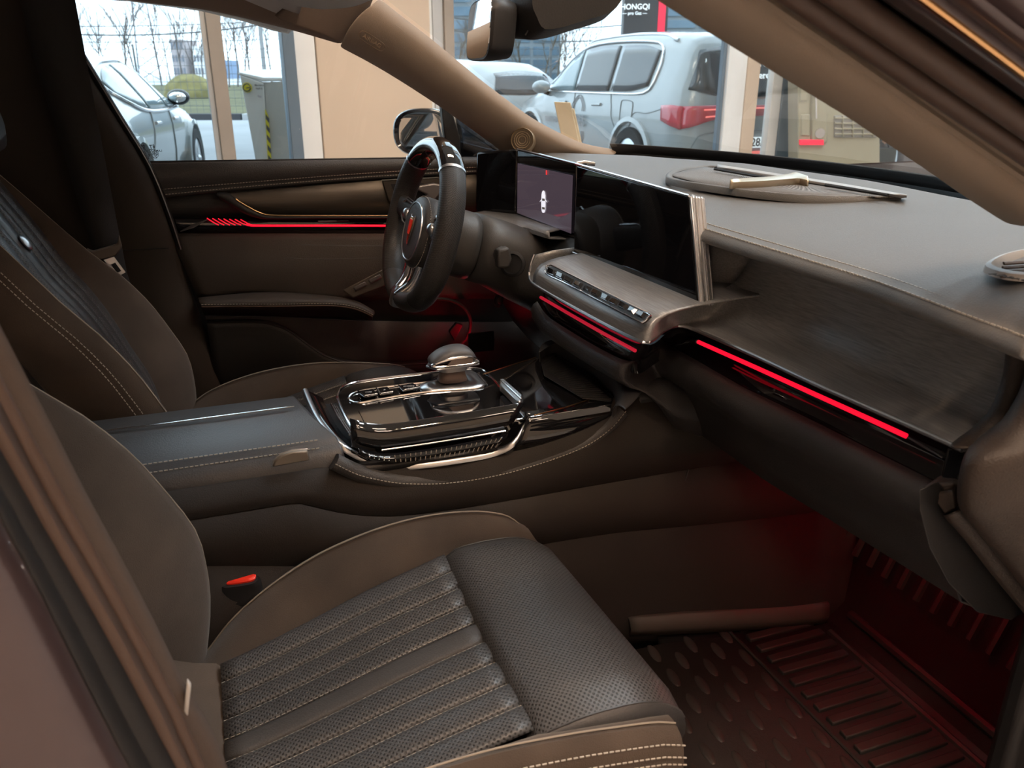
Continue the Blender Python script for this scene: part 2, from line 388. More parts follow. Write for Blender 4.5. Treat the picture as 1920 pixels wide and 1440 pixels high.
# mesh fence
mat('fence_metal', (.16, .17, .18), .6, .3)
fn = thing('mesh_fence', 'grey welded wire fence along the far side of the lot', 'fence', kpt(0, 2.2))
for i in range(-12, 13): MB().box(kpt(i*2.5, 2.2, LOT+1.05), (.06, .06, 2.1)).build('post', 'fence_metal', fn)
wires = MB()
for i in range(-150, 151): wires.tube([kpt(i*.2, 2.15, LOT+.1), kpt(i*.2, 2.15, LOT+2.0)], .006, 3, caps=False)
for k in range(9): wires.tube([kpt(-30, 2.15, LOT+.12+k*.23), kpt(30, 2.15, LOT+.12+k*.23)], .008, 3, caps=False)
wires.build('wire_mesh', 'fence_metal', fn, kind='stuff')
# red bollard
mat('bollard_red', (.42, .03, .04), .45)
bp = far(396, 21.5, LOT)
t = thing('lane_bollard', 'red flexible lane post with white bands on the asphalt', 'bollard', bp)
MB().lathe([(.16, 0), (.16, .03), (.06, .05), (.05, .06)], bp, (0, 0, 1), 14).build('base', 'kerb_black', t)
MB().lathe([(.05, .05), (.05, .7), (.035, .76), (.035, .82), (.05, .86), (.03, .92)], bp, (0, 0, 1), 14).build('post', 'bollard_red', t)
MB().lathe([(.053, .5), (.053, .57)], bp, (0, 0, 1), 14).build('band', 'kerb_white', t)
# bare trees
mat('bark', (.13, .115, .11), .9, var=.2, vscale=3)
mat('bark_brown', (.12, .095, .07), .9, var=.2, vscale=3)
def tree(px, dist, h, label, m='bark', seed=0, group='bare trees behind the lot', spread=1.0):
    rn = random.Random(seed*13+5); base = far(px, dist, LOT); mb = MB()
    def branch(p, d, ln, r, lev):
        q = [p]; dd = d.copy()
        for k in range(3):
            dd = (dd+V((rn.uniform(-.16, .16), rn.uniform(-.16, .16), .06))*spread).normalized(); q.append(q[-1]+dd*ln/3)
        mb.tube(q, [r, r*.85, r*.7, r*.5], 4 if lev else 6, caps=False)
        if lev < 3:
            for k in range(6 if lev < 2 else 4):
                t_ = rn.uniform(.35, 1.0); i = min(2, int(t_*3)); pp = q[i].lerp(q[i+1], t_*3-i); a = rn.uniform(0, 6.28)
                nd = (dd*.9+V((math.cos(a), math.sin(a), .35))*rn.uniform(.35, .7)*spread).normalized()
                branch(pp, nd, ln*rn.uniform(.42, .62), r*.5, lev+1)
    branch(base-V((0, 0, .2)), V((0, 0, 1)), h*.62, max(.035, h*.009), 0)
    return tag(mb.build('bare_tree', m), label, 'tree', group)
order = ['leftmost', 'second', 'third', 'fourth', 'fifth', 'sixth', 'seventh', 'eighth', 'ninth', 'tenth', 'eleventh', 'twelfth']
for i, px in enumerate([138, 156, 172, 190, 210, 232, 252, 300, 318, 340, 360, 380]):
    tree(px, 78+(i*37 % 23), 7.4+(i*1.7 % 2.2), order[i]+' slender bare tree left of the glazing bar seen in the driver window', seed=i)
for i, px in enumerate([426, 442, 458, 472, 508, 524]):
    tree(px, 74+(i*41 % 19), 7.2+(i*1.3 % 2), order[i]+' slender bare tree right of the glazing bar above the charging post', seed=i+20)
for i, px in enumerate([1058, 1078, 1100]):
    tree(px, 62+i*5, 6.0, order[i]+' bare tree above the white suv roof line', seed=i+40)
for i, px in enumerate([868, 905, 940, 978, 1018, 1040]):
    tree(px, 40+(i*7 % 9), 4.6+(i % 3)*.4, order[i]+' brown bushy bare tree behind the fence under the mirror', 'bark_brown', seed=i+60, spread=1.6)
# bush mound
mat('straw', (.19, .165, .07), .95, var=.3, vscale=2, bump=1, bscale=9)
mb = MB(); c = far(352, 44, LOT+.2)
rows = []
for j in range(7):
    a = math.pi/2*j/6; rr = math.cos(a)
    rows.append([c+V((1.25*rr*math.cos(b)*random.uniform(.93, 1.06), 1.2*rr*math.sin(b)*random.uniform(.93, 1.06), 1.05*math.sin(a))) for b in [2*math.pi*k/18 for k in range(18)]])
mb.grid(rows, cu=True); tag(mb.build('straw_mound', 'straw', sharp=0), 'yellow straw coloured grassy mound behind the fence', 'mound')
# lattice pylon, poles, cables
mat('steel_far', (.28, .295, .32), .6, .2)
t0 = far(280, 160, LOT); py = thing('power_pylon', 'pale steel lattice power pylon rising above the bare trees', 'pylon', t0)
mb = MB(); H = 22
cor = [(-1, -1), (1, -1), (1, 1), (-1, 1)]
def pw(z): return lerp(1.7, .6, z/H)
for k, (a, b) in enumerate(cor): MB().tube([t0+V((a*pw(0), b*pw(0), 0)), t0+V((a*pw(H), b*pw(H), H))], .09, 4).build('leg', 'steel_far', py)
for i in range(11):
    z0, z1 = i*H/11, (i+1)*H/11
    for k in range(4):
        a, b = cor[k], cor[(k+1) % 4]
        mb.tube([t0+V((a[0]*pw(z0), a[1]*pw(z0), z0)), t0+V((b[0]*pw(z1), b[1]*pw(z1), z1))], .045, 3, caps=False)
        mb.tube([t0+V((b[0]*pw(z0), b[1]*pw(z0), z0)), t0+V((a[0]*pw(z1), a[1]*pw(z1), z1))], .045, 3, caps=False)
mb.build('bracing', 'steel_far', py, kind='stuff')
for z in (15.5, 18.5): MB().box(t0+V((0, 0, z)), (7, .4, .4), Matrix.Rotation(-YAW, 3, 'Z')).build('cross_arm', 'steel_far', py)
p0 = far(496, 52, LOT); tag(MB().tube([p0, p0+V((0, 0, 3.2)), p0+V((0, 0, 7))], [.13, .11, .09], 8).build('utility_pole', 'steel_far'), 'thin dark utility pole among the trees right of the glazing bar', 'pole')
mat('cable', (.08, .09, .10), .7)
for k, (ya, yb, lab) in enumerate([(62, 28, 'lower thick sagging overhead cable across the driver window'), (50, 34, 'upper thin overhead cable across the driver window'), (78, 70, 'faint lowest overhead cable in front of the trees')]):
    D = 60+6*k; a = CAM+ray(60, ya).normalized()*D; b = CAM+ray(600, yb).normalized()*D; pts = [a.lerp(b, i/16)-V((0, 0, .55*math.sin(math.pi*i/16)*(1 if k == 0 else .3))) for i in range(17)]
    tag(MB().tube(pts, .045 if k == 0 else .025, 5).build('overhead_cable', 'cable'), lab, 'cable', 'overhead cables')
for k, (ya, yb) in enumerate([(28, 40), (52, 66)]):
    a = CAM+ray(820, ya).normalized()*50; b = CAM+ray(1240, yb).normalized()*50
    tag(MB().tube([a.lerp(b, i/12)-V((0, 0, .5*math.sin(math.pi*i/12))) for i in range(13)], .03, 5).build('overhead_cable', 'cable'), ['upper', 'lower'][k]+' thin cable crossing the sky beside the black sign tower', 'cable', 'overhead cables')
# far apartment blocks
mat('brick_far', (.40, .36, .37), .9, var=.1); mat('far_glass', (.17, .19, .23), .3); mat('far_blue', (.2, .28, .42), .7)
for (px, wpx, ztop, lab, m) in [(338, 24, 7.4, 'pinkish far apartment block left behind the bare trees', 'brick_far'), (378, 24, 6.2, 'paler low far block beside the pinkish one', 'column_white'), (412, 30, 3.6, 'low far blue roofed shed behind the trees', 'far_blue')]:
    D = 190; a = far(px-wpx/2, D, LOT); b = far(px+wpx/2, D, LOT); dv = V((syw, cyw, 0))*8
    t = thing('far_building', lab, 'building', (a+b)/2)
    slab([a, b, b+dv, a+dv], (0, 0, ztop), 'wall', m, t, bevel=0)
    for r in range(int(ztop//2.4)):
        for q in range(4):
            c0 = a.lerp(b, (q+.25)/4); c1 = a.lerp(b, (q+.75)/4); c0.z = c1.z = LOT+.9+r*2.4
            off = -V((syw, cyw, 0))*.15
            slab([c0+off, c1+off, c1+off+V((0, 0, 1.2)), c0+off+V((0, 0, 1.2))], V((syw, cyw, 0))*.2, 'window', 'far_glass', t, bevel=0)
# glass office tower pieces
mat('tower_glass', (.10, .16, .21), .15, .2, var=.25, vscale=.25); mat('tower_band', (.19, .22, .24), .6, var=.1, vscale=.3)
def office(pxa, pxb, D, H0, label, floors):
    a = far(pxa, D, LOT); b = far(pxb, D, LOT); n_ = V((syw, cyw, 0)); t = thing('office_block', label, 'building', (a+b)/2)
    slab([a, b, b+n_*10, a+n_*10], (0, 0, H0), 'wall', 'tower_band', t, bevel=0)
    fh = H0/floors; cols = max(3, int((b-a).length/2.6))
    for k in range(floors):
        for c in range(cols):
            c0 = a.lerp(b, (c+.06)/cols)-n_*.12; c1 = a.lerp(b, (c+.94)/cols)-n_*.12; z0 = LOT+k*fh+fh*.3; z1 = LOT+(k+1)*fh-fh*.04
            c0.z = c1.z = z0; u = V((0, 0, z1-z0))
            slab([c0, c1, c1+u, c0+u], n_*.1, 'window', 'tower_glass', t, bevel=0)
office(835, 1050, 95, 13, 'blue grey glass office block behind the inside mirror', 10)
office(1236, 1500, 70, 11, 'blue grey glass office block right of the black sign tower', 13)
# sign tower
mat('sign_black', (.035, .037, .04), .45); mat('sign_red', (.8, .02, .05), .4, emit=(1, .02, .08), estr=.55); mat('sign_white', (.9, .9, .9), .5, emit=(1, 1, 1), estr=.7)
D = 22; a = far(1165, D, LOT); b = far(1228, D, LOT); n_ = V((syw, cyw, 0)); c_ = far(1246, D, LOT)
t = thing('sign_tower', 'black dealer sign tower with glowing red edge beyond the suv', 'sign', (a+b)/2)
slab([a, b, b+n_*.5, a+n_*.5], (0, 0, 5.4), 'tower_body', 'sign_black', t, bevel=.02)
slab([b, b.lerp(c_, .75), b.lerp(c_, .75)+n_*.4, b+n_*.4], (0, 0, 5.4), 'light_edge', 'sign_red', t, bevel=.01)
slab([b.lerp(c_, .75), c_, c_+n_*.4, b.lerp(c_, .75)+n_*.4], (0, 0, 5.4), 'side_edge', 'sign_black', t, bevel=.01)
D1 = D*1.0
def at_d(px, py, D):
    d = ray(px, py); return CAM+d*(D/(d.x*syw+d.y*cyw)*1.0)
pl_n = -n_; pc = a-n_*.02
sx_ = (b-a).normalized(); n2 = V((-sx_.y, sx_.x, 0)); n2 = n2 if n2.dot(n_) > 0 else -n2; pc = a-n2*.05
text('HONGQI', .17, onplane(1191, 13, pc, n2), sx_, (0, 0, 1), 'sign_white', 'lettering', t, .01)
text('— pro Gaz —', .10, onplane(1190, 25, pc, n2), sx_, (0, 0, 1), 'sign_white', 'lettering', t, .01)
# ================================================================== parked cars outside
from mathutils.bvhtree import BVHTree
mat('car_silver', (.21, .235, .24), .28, .25, coat=.8, var=.03, vscale=3); mat('car_white', (.33, .35, .355), .28, .15, coat=.8, var=.03, vscale=3)
mat('car_glass', (.02, .026, .03), .06, coat=.5); mat('car_glass_light', (.16, .22, .24), .08, coat=.5)
mat('car_trim_black', (.012, .012, .014), .35); mat('tail_red', (.45, .02, .04), .15, coat=.8); mat('tail_glow', (.9, .1, .1), .3, emit=(1, .25, .2), estr=.8); mat('tyre', (.02, .02, .02), .8); mat('rim', (.5, .52, .54), .3, .9)
mat('seam', (.20, .22, .23), .6)
class Car:
    """body lofted from stations (x, z_bottom, z_belt, z_top, half width, half width at top)"""
    def __init__(s, name, label, st, paint, loc, rz, group):
        s.t = thing(name, label, 'car', loc, rz, group); s.st = st
        mb = MB(); rings = []
        for x, zb, zl, zt, w, wt in s.stations(40):
            half = [(0, zb), (w*.8, zb), (w*.96, zb+.12), (w, lerp(zb, zl, .55)), (w*.97, zl), (lerp(w*.97, wt, .5), lerp(zl, zt, .52)), (wt, zt-.05*min(1, (zt-zl)/.2)), (wt*.6, zt), (0, zt+.008)]
            half = cr([V((x, y, z)) for y, z in half], 22)
            rings.append(half+[V((p.x, -p.y, p.z)) for p in half[-2:0:-1]])
        mb.loft(rings); s.body = mb.build('body', paint, s.t, local=True, sharp=0)
        s.bvh = BVHTree.FromPolygons([tuple(p) for p in mb.v], mb.f)
    def stations(s, n):
        xs = [q[0] for q in s.st]; out = []
        pts = cr([V((q[0], q[3], 0)) for q in s.st], n)
        for p in pts:
            x = min(max(p.x, xs[0]), xs[-1])
            for i in range(len(xs)-1):
                if xs[i] <= x <= xs[i+1]: break
            t = (x-xs[i])/(xs[i+1]-xs[i]); t = t*t*(3-2*t)*.5+t*.5
            a, b = s.st[i], s.st[i+1]; q = [lerp(a[k], b[k], t) for k in range(6)]; q[0] = x; out.append(q)
        return out
    def side(s, x, z, sgn, off=.012):
        h, nn, _, _ = s.bvh.ray_cast(V((x, sgn*3, z)), V((0, -sgn, 0)))
        return V((x, sgn*.9, z)) if h is None else h+V((0, sgn*off, 0))
    def rear(s, y, z, off=.015):
        h, nn, _, _ = s.bvh.ray_cast(V((-5, y, z)), V((1, 0, 0)))
        return V((s.st[0][0], y, z)) if h is None else h-V((off, 0, 0))
    def side_patch(s, bot, top, sgn, name, m, n=14, rows=6, off=.012, parent=None):
        B = cr([V((a, b, 0)) for a, b in bot], n); T = cr([V((a, b, 0)) for a, b in top], n)
        R = [[s.side(*(B[i].lerp(T[i], j/(rows-1)))[:2], sgn, off) for i in range(n)] for j in range(rows)]
        return MB().grid(R).build(name, m, parent or s.t, local=True, solid=.01)
    def rear_patch(s, bot, top, name, m, n=14, rows=6, off=.015, parent=None):
        B = cr([V((a, b, 0)) for a, b in bot], n); T = cr([V((a, b, 0)) for a, b in top], n)
        R = [[s.rear(*(B[i].lerp(T[i], j/(rows-1)))[:2], off) for i in range(n)] for j in range(rows)]
        return MB().grid(R).build(name, m, parent or s.t, local=True, solid=.01)
    def side_line(s, pts, sgn, name, m, r=.006, n=30, off=.004):
        P_ = cr([V((a, b, 0)) for a, b in pts], n); return MB().tube([s.side(p.x, p.y, sgn, off) for p in P_], r, 6).build(name, m, s.t, local=True)
    def rear_line(s, pts, name, m, r=.006, n=30, off=.004):
        P_ = cr([V((a, b, 0)) for a, b in pts], n); return MB().tube([s.rear(p.x, p.y, off) for p in P_], r, 6).build(name, m, s.t, local=True)
    def wheel(s, x, w, r, arch=None):
        for sgn in (-1, 1):
            c = V((x, sgn*(w-.10), r))
            if arch: MB().lathe([(arch+.05, -.02), (arch+.05, .14), (arch, .15), (arch-.02, .08)], c, (0, sgn, 0), 32).build('arch_trim', s.archm, s.t, local=True)
            MB().lathe([(arch-.01 if arch else r+.04, .0), (arch-.01 if arch else r+.04, .105), (.02, .106)], c, (0, sgn, 0), 32).build('wheel_well', 'car_trim_black', s.t, local=True)
            wh = MB().lathe([(r*.62, -.08), (r*.97, -.08), (r, -.03), (r, .12), (r*.94, .15), (r*.68, .15), (r*.66, .12)], c, (0, sgn, 0), 32).build('wheel', 'tyre', s.t, local=True)
            mb = MB()
            for k in range(10):
                a = 2*math.pi*k/10; d = V((math.cos(a), 0, math.sin(a))); mb.tube([c+d*.05+V((0, sgn*.135, 0)), c+d*r*.66+V((0, sgn*.12, 0))], .022, 4)
            mb.lathe([(r*.66, .10), (r*.70, .13), (r*.66, .14)], c, (0, sgn, 0), 28); mb.ball(c+V((0, sgn*.13, 0)), .05, 8)
            mb.build('rim', 'rim', wh, local=True)
# --- the white suv seen through the windscreen
hd = ray(1430, 135); ang = math.atan2(hd.y, hd.x)+math.radians(38)
rc = far(1432, 9.5, LOT); L2 = 2.42
loc = rc+V((math.cos(ang), math.sin(ang), 0))*L2
st = [(-2.42, .42, .80, .98, .80, .72), (-2.36, .30, 1.0, 1.30, .90, .74), (-2.22, .26, 1.08, 1.66, .965, .70), (-1.9, .26, 1.09, 1.715, .975, .70), (-.9, .26, 1.07, 1.76, .98, .70), (.1, .26, 1.05, 1.74, .98, .69), (.55, .26, 1.04, 1.62, .975, .68), (1.0, .26, 1.03, 1.33, .97, .72), (1.3, .26, .98, 1.12, .96, .80), (1.9, .28, .86, 1.02, .94, .78), (2.3, .34, .70, .84, .86, .70), (2.42, .42, .6, .68, .74, .6)]
S = Car('suv', 'white suv with dark windows parked outside beyond the windscreen', st, 'car_white', loc, ang, 'cars parked outside'); S.archm = 'car_white'
S.side_patch([(.98, 1.10), (.55, 1.10), (.12, 1.10)], [(.92, 1.16), (.50, 1.48), (.22, 1.58)], 1, 'side_window', 'car_glass_light')
S.side_patch([(.08, 1.10), (-.35, 1.10), (-.80, 1.11)], [(.16, 1.58), (-.30, 1.62), (-.74, 1.61)], 1, 'side_window', 'car_glass')
S.side_patch([(-.86, 1.11), (-1.3, 1.12), (-1.66, 1.18)], [(-.80, 1.61), (-1.3, 1.60), (-1.66, 1.54)], 1, 'side_window', 'car_glass')
S.side_line([(1.05, 1.07), (.3, 1.08), (-.8, 1.085), (-1.55, 1.10), (-1.74, 1.18), (-1.76, 1.4), (-1.68, 1.57), (-1.4, 1.635), (-.5, 1.655), (.15, 1.61), (.6, 1.47), (1.0, 1.17)], 1, 'window_trim', 'chrome', .012, 60, .012)
S.side_line([(1.1, 1.2), (.75, 1.48), (.3, 1.66), (-.4, 1.72), (-1.4, 1.71), (-1.9, 1.64)], 1, 'roof_rail', 'satin_chrome', .018, 40, .01)
S.side_line([(.10, 1.09), (.06, .8), (.10, .5), (.2, .33)], 1, 'door_seam', 'seam', .005)
S.side_line([(-.86, 1.09), (-.92, .95), (-.95, .82), (-1.05, .70)], 1, 'door_seam', 'seam', .005)
S.side_line([(-1.34, .62), (-1.45, .88), (-1.75, .9), (-2.1, .97)], 1, 'body_crease', 'seam', .004)
for sx in (-.55, .42):
    S.side_line([(sx-.11, .955), (sx+.11, .95)], 1, 'door_handle', 'car_white', .018, 8, .008)
fl = S.side_line([(-1.15, .78), (-1.15, .99), (-1.2, 1.02), (-1.38, 1.01), (-1.42, .96), (-1.40, .78), (-1.36, .75), (-1.19, .75), (-1.15, .78)], 1, 'fuel_flap', 'seam', .005, 40)
S.wheel(-1.42, .97, .37, .43); S.wheel(1.45, .95, .37, .43)
# mirror
m_c = S.side(.95, 1.13, 1, .16)
mm = MB().ball(m_c, (.09, .13, .085), 14).build('door_mirror', 'car_white', S.t, local=True)
MB().tube([m_c+V((.02, -.05, -.06)), m_c+V((.03, -.17, -.10))], .03, 8).build('mirror_arm', 'car_trim_black', mm, local=True)
# rear end
S.rear_patch([(.85, 1.15), (.5, 1.09), (0, 1.06), (-.5, 1.09), (-.85, 1.15)], [(.70, 1.53), (.40, 1.57), (0, 1.585), (-.40, 1.57), (-.70, 1.53)], 'rear_window', 'car_glass', 20, 8)
S.rear_patch([(.93, .76), (.55, .86), (0, .885), (-.55, .86), (-.93, .76)], [(.90, .99), (.55, 1.0), (0, .995), (-.55, 1.0), (-.90, .99)], 'tail_lamp', 'tail_red', 26, 6, .02)
S.side_patch([(-2.05, .84), (-2.2, .80), (-2.34, .76)], [(-2.03, .99), (-2.2, 1.0), (-2.33, .99)], 1, 'tail_lamp', 'tail_red', 8, 5, .018)
S.rear_line([(.72, .955), (.3, .965), (0, .965), (-.3, .965), (-.72, .955)], 'lamp_strip', 'tail_glow', .008, 30, .04)
S.rear_line([(.70, .885), (.45, .90), (.3, .905)], 'lamp_strip', 'tail_glow', .008, 16, .04)
S.rear_line([(.85, .38), (.80, .62), (.65, .72), (0, .74), (-.65, .72), (-.80, .62), (-.85, .38)], 'tailgate_seam', 'seam', .006, 40)
S.rear_patch([(.78, .30), (0, .30), (-.78, .30)], [(.70, .44), (0, .45), (-.70, .44)], 'rear_bumper_insert', 'car_trim_black', 14, 4, .02)
S.rear_line([(.62, .50), (0, .51), (-.62, .50)], 'reflector_strip', 'tail_glow', .016, 20, .02)
pl = S.rear_patch([(.27, .56), (0, .56), (-.27, .56)], [(.27, .67), (0, .67), (-.27, .67)], 'number_plate', 'sign_white', 8, 3, .03)
q = S.rear(.0, .615, .045); text('828AT', .12, (q.x, .0, .615), (0, -1, 0), (0, 0, 1), 'print_dark', 'plate_text', S.t, .002, local=True)
q = S.rear(-.2, 1.40, .05); text('SERES M7', .15, (q.x, -.12, 1.42), (0, -1, 0), (.35, 0, 1), 'sign_white', 'lettering', S.t, .002, local=True)
text('seres-auto', .10, (S.rear(-.1, 1.28, .05).x, -.12, 1.285), (0, -1, 0), (.35, 0, 1), 'sign_white', 'lettering', S.t, .002, local=True)
mb = MB(); cs = S.rear(.40, 1.30, .05)
q = S.side(-.02, .74, 1, .03); text('SERES', .19, (-.06, q.y, .74), (-1, 0, 0), (0, 0, 1), 'print_grey', 'lettering', S.t, .002, local=True)
q = S.side(.62, .72, 1, .03); text('SERES M7', .10, (.70, q.y, .72), (-1, 0, 0), (0, 0, 1), 'print_grey', 'lettering', S.t, .002, local=True)
for (za, zb, rr) in [(.86, 1.06, .17), (.62, .42, .17)]:
    for k in (0, 1):
        r_ = rr-.045*k; sg = 1 if zb > za else -1
        S.side_line([(-.06+r_, za), (-.06+r_*.9, za+sg*.09), (-.06, za+sg*(.19-.03*k)), (-.06-r_*.9, za+sg*.09), (-.06-r_, za)], 1, 'door_logo', 'print_grey', .006, 24, .01)
# --- silver fastback sedan seen through the driver window
hd = ray(235, 135); ang = math.atan2(hd.y, hd.x)-math.radians(13)
rc = far(-95, 7.4, LOT); L2 = 2.4
loc = rc+V((math.cos(ang), math.sin(ang), 0))*L2
st = [(-2.4, .45, .78, .86, .74, .60), (-2.3, .30, .86, 1.06, .86, .62), (-1.95, .26, .92, 1.16, .93, .60), (-1.4, .26, .95, 1.33, .95, .57), (-.8, .26, .95, 1.44, .95, .56), (-.1, .26, .94, 1.48, .95, .56), (.4, .26, .93, 1.42, .95, .57), (.9, .26, .92, 1.18, .945, .62), (1.15, .26, .90, 1.02, .94, .76), (1.8, .28, .80, .90, .92, .74), (2.25, .34, .66, .76, .84, .66), (2.4, .42, .56, .62, .70, .55)]
S = Car('sedan', 'silver fastback sedan parked outside beyond the driver window', st, 'car_silver', loc, ang, 'cars parked outside'); S.archm = 'car_silver'
S.side_patch([(1.0, .99), (.7, .985), (.34, .985)], [(.94, 1.05), (.62, 1.27), (.30, 1.375)], -1, 'side_window', 'car_glass_light')
S.side_patch([(.28, .985), (-.1, .985), (-.52, 1.0)], [(.24, 1.385), (-.1, 1.40), (-.46, 1.385)], -1, 'side_window', 'car_glass_light')
S.side_patch([(-.58, 1.005), (-.9, 1.06), (-1.16, 1.15)], [(-.52, 1.38), (-.85, 1.345), (-1.14, 1.24)], -1, 'side_window', 'car_glass_light')
S.side_line([(1.06, .965), (.4, .955), (-.5, .97), (-.95, 1.03), (-1.24, 1.15), (-1.22, 1.26), (-.9, 1.37), (-.4, 1.42), (.1, 1.42), (.5, 1.36), (.9, 1.14), (1.06, .965)], -1, 'window_trim', 'chrome', .016, 60, .014)
S.side_line([(.30, .96), (.26, .7), (.3, .4)], -1, 'door_seam', 'seam', .006); S.side_line([(-.56, .97), (-.66, .75), (-.8, .6)], -1, 'door_seam', 'seam', .006)
for sx in (-.4, .5): S.side_line([(sx-.1, .86), (sx+.1, .855)], -1, 'door_handle', 'chrome', .016, 8, .008)
S.rear_patch([(.82, .82), (.4, .84), (0, .84), (-.4, .84), (-.82, .82)], [(.78, .90), (.4, .93), (0, .935), (-.4, .93), (-.78, .90)], 'tail_lamp', 'car_trim_black', 20, 4, .02)
S.side_patch([(-2.28, .81), (-2.1, .83), (-1.92, .865)], [(-2.28, .895), (-2.1, .895), (-1.92, .872)], -1, 'tail_lamp', 'car_trim_black', 10, 4, .016)
S.rear_line([(.78, .80), (0, .815), (-.78, .80)], 'tail_trim', 'chrome', .008, 16, .015)
S.rear_line([(.6, 1.04), (.66, .8), (.6, .55), (0, .5), (-.6, .55), (-.66, .8), (-.6, 1.04)], 'boot_seam', 'seam', .006, 30)
S.side_line([(-1.0, .62), (-1.5, .78), (-2.1, .74)], -1, 'body_crease', 'seam', .004)
S.wheel(-1.42, .95, .35, .40); S.wheel(1.42, .93, .35, .40)
m_c = S.side(.88, 1.06, -1, .17)
mm = MB().ball(m_c, (.10, .12, .085), 14).build('door_mirror', 'car_trim_black', S.t, local=True)
MB().ball(m_c+V((-.055, 0, .0)), (.05, .095, .06), 12).build('mirror_glass', 'mirror', mm, local=True)
MB().tube([m_c+V((.0, .05, -.05)), m_c+V((.02, .16, -.12))], .03, 8).build('mirror_arm', 'car_trim_black', mm, local=True)
# --- third car, half hidden by the windscreen pillar
hd = ray(880, 135); ang = math.atan2(hd.y, hd.x)+math.radians(35)
loc = far(848, 15.5, LOT)
st2 = [(-2.1, .42, .80, .95, .78, .62), (-1.95, .28, .95, 1.3, .88, .64), (-1.5, .26, .97, 1.46, .9, .62), (-.4, .26, .96, 1.52, .9, .62), (.3, .26, .95, 1.48, .9, .62), (.9, .26, .93, 1.22, .9, .66), (1.2, .26, .9, 1.05, .89, .72), (1.8, .3, .75, .86, .84, .66), (2.05, .42, .6, .66, .7, .55)]
S = Car('hatchback', 'white hatchback half hidden behind the tan windscreen pillar', st2, 'car_white', loc, ang, 'cars parked outside'); S.archm = 'car_white'
for sg in (1, -1):
    S.side_patch([(.9, 1.0), (.5, 1.0), (.1, 1.0)], [(.86, 1.1), (.45, 1.34), (.15, 1.40)], sg, 'side_window', 'car_glass')
    S.side_patch([(.04, 1.0), (-.5, 1.01), (-1.2, 1.05)], [(.08, 1.41), (-.5, 1.42), (-1.1, 1.36)], sg, 'side_window', 'car_glass')
S.rear_patch([(.6, 1.0), (0, .98), (-.6, 1.0)], [(.5, 1.30), (0, 1.34), (-.5, 1.30)], 'rear_window', 'car_glass', 12, 5)
S.wheel(-1.3, .9, .32, .37); S.wheel(1.3, .88, .32, .37)
# ================================================================== charging post
mat('charger_white', (.42, .43, .425), .35, coat=.3); mat('charger_grey', (.30, .30, .285), .5); mat('hazard_yellow', (.5, .43, .015), .5)
D = 8.6
def cpt(px, py, off=0.0): 
    d = ray(px, py); k = (D+off)/(d.x*syw+d.y*cyw); return CAM+d*k
t = thing('charging_post', 'white wedge shaped vehicle charging post outside the driver window', 'charging post', far(490, D, LOT))
zt = cpt(500, 137).z
fA = [cpt(449, 140), cpt(494, 155), cpt(508, 300), cpt(508, 360), cpt(494, 360), cpt(487, 300)]
dv = V((syw, cyw, 0))*.55
slab([fA[0], fA[1], cpt(509, 360), cpt(490, 360)], dv*.5, 'side_cheek', 'charger_white', t, bevel=.01)
slab([fA[1]+dv*.02, cpt(540, 152), cpt(545, 360), cpt(509, 360)], dv*.9, 'front_panel', 'charger_grey', t, bevel=.01)
slab([cpt(447, 139)-V((0, 0, .01)), cpt(494, 154), cpt(545, 152), cpt(545, 136, .55), cpt(470, 136, .55)], (0, 0, .03), 'top_cap', 'charger_white', t, bevel=.012)
bw = slab([cpt(497, 205, -.02), cpt(503, 220, -.02), cpt(512, 360, -.02), cpt(505, 360, -.02)], dv*.03, 'hazard_strip', 'hazard_yellow', t, bevel=0)
for k in range(8):
    y0 = 214+k*19; x0 = 498+k*1.1; slab([cpt(x0, y0, -.025), cpt(x0+6, y0+8, -.025), cpt(x0+6.5, y0+17, -.025), cpt(x0+.5, y0+9, -.025)], dv*.02, 'stripe', 'kerb_black', bw, bevel=0)
c_ = cpt(463, 164, -.02); MB().lathe([(.047, 0), (.047, -.012), (.001, -.013)], c_, (-syw, -cyw, 0), 24).build('badge', 'hazard_yellow', t)
MB().tube([cpt(463+7*math.cos(a), 164+7*math.sin(a), -.04) for a in [.2+k*.4 for k in range(13)]]+[cpt(470, 163, -.04), cpt(462, 165, -.04)], .006, 6).build('badge_mark', 'kerb_black', t)
for k, (yy, tx) in enumerate([(160, 'Mandarin'), (166, 'Null G')]): text(tx, .024, cpt(486, yy, -.03), (cyw, -syw, 0), (0, 0, 1), 'print_dark', 'lettering', t, .001)
slab([cpt(483, 178, -.02), cpt(490, 180, -.02), cpt(490, 184, -.02), cpt(483, 182, -.02)], dv*.01, 'small_plate', 'print_grey', t, bevel=0)
# ================================================================== beyond the windscreen, right: van reflection stand-in, visitor, card stand
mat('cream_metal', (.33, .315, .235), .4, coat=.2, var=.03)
D = 8.0
def dpt(px, py, off=0.0):
    d = ray(px, py); k = (D+off)/(d.x*syw+d.y*cyw); return CAM+d*k
zc0 = dpt(1570, 330); t = thing('reflected_van_stand_in', 'cream panelled stand-in for a reflected van with vent grilles and long handle beyond the windscreen', 'reflection stand-in', far(1570, D, LOT))
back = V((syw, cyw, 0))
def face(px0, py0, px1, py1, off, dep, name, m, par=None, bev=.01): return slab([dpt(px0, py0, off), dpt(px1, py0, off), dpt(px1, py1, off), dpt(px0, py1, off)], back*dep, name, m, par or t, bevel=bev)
face(1496, 20, 1650, 420, 0, .3, 'body', 'cream_metal')  # solid unit added in place of a van mirrored in the showroom glass
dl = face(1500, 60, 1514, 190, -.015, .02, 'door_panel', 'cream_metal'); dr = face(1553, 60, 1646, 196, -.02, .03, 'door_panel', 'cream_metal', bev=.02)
face(1502, 214, 1519, 255, -.012, .02, 'vent_panel', 'cream_metal')
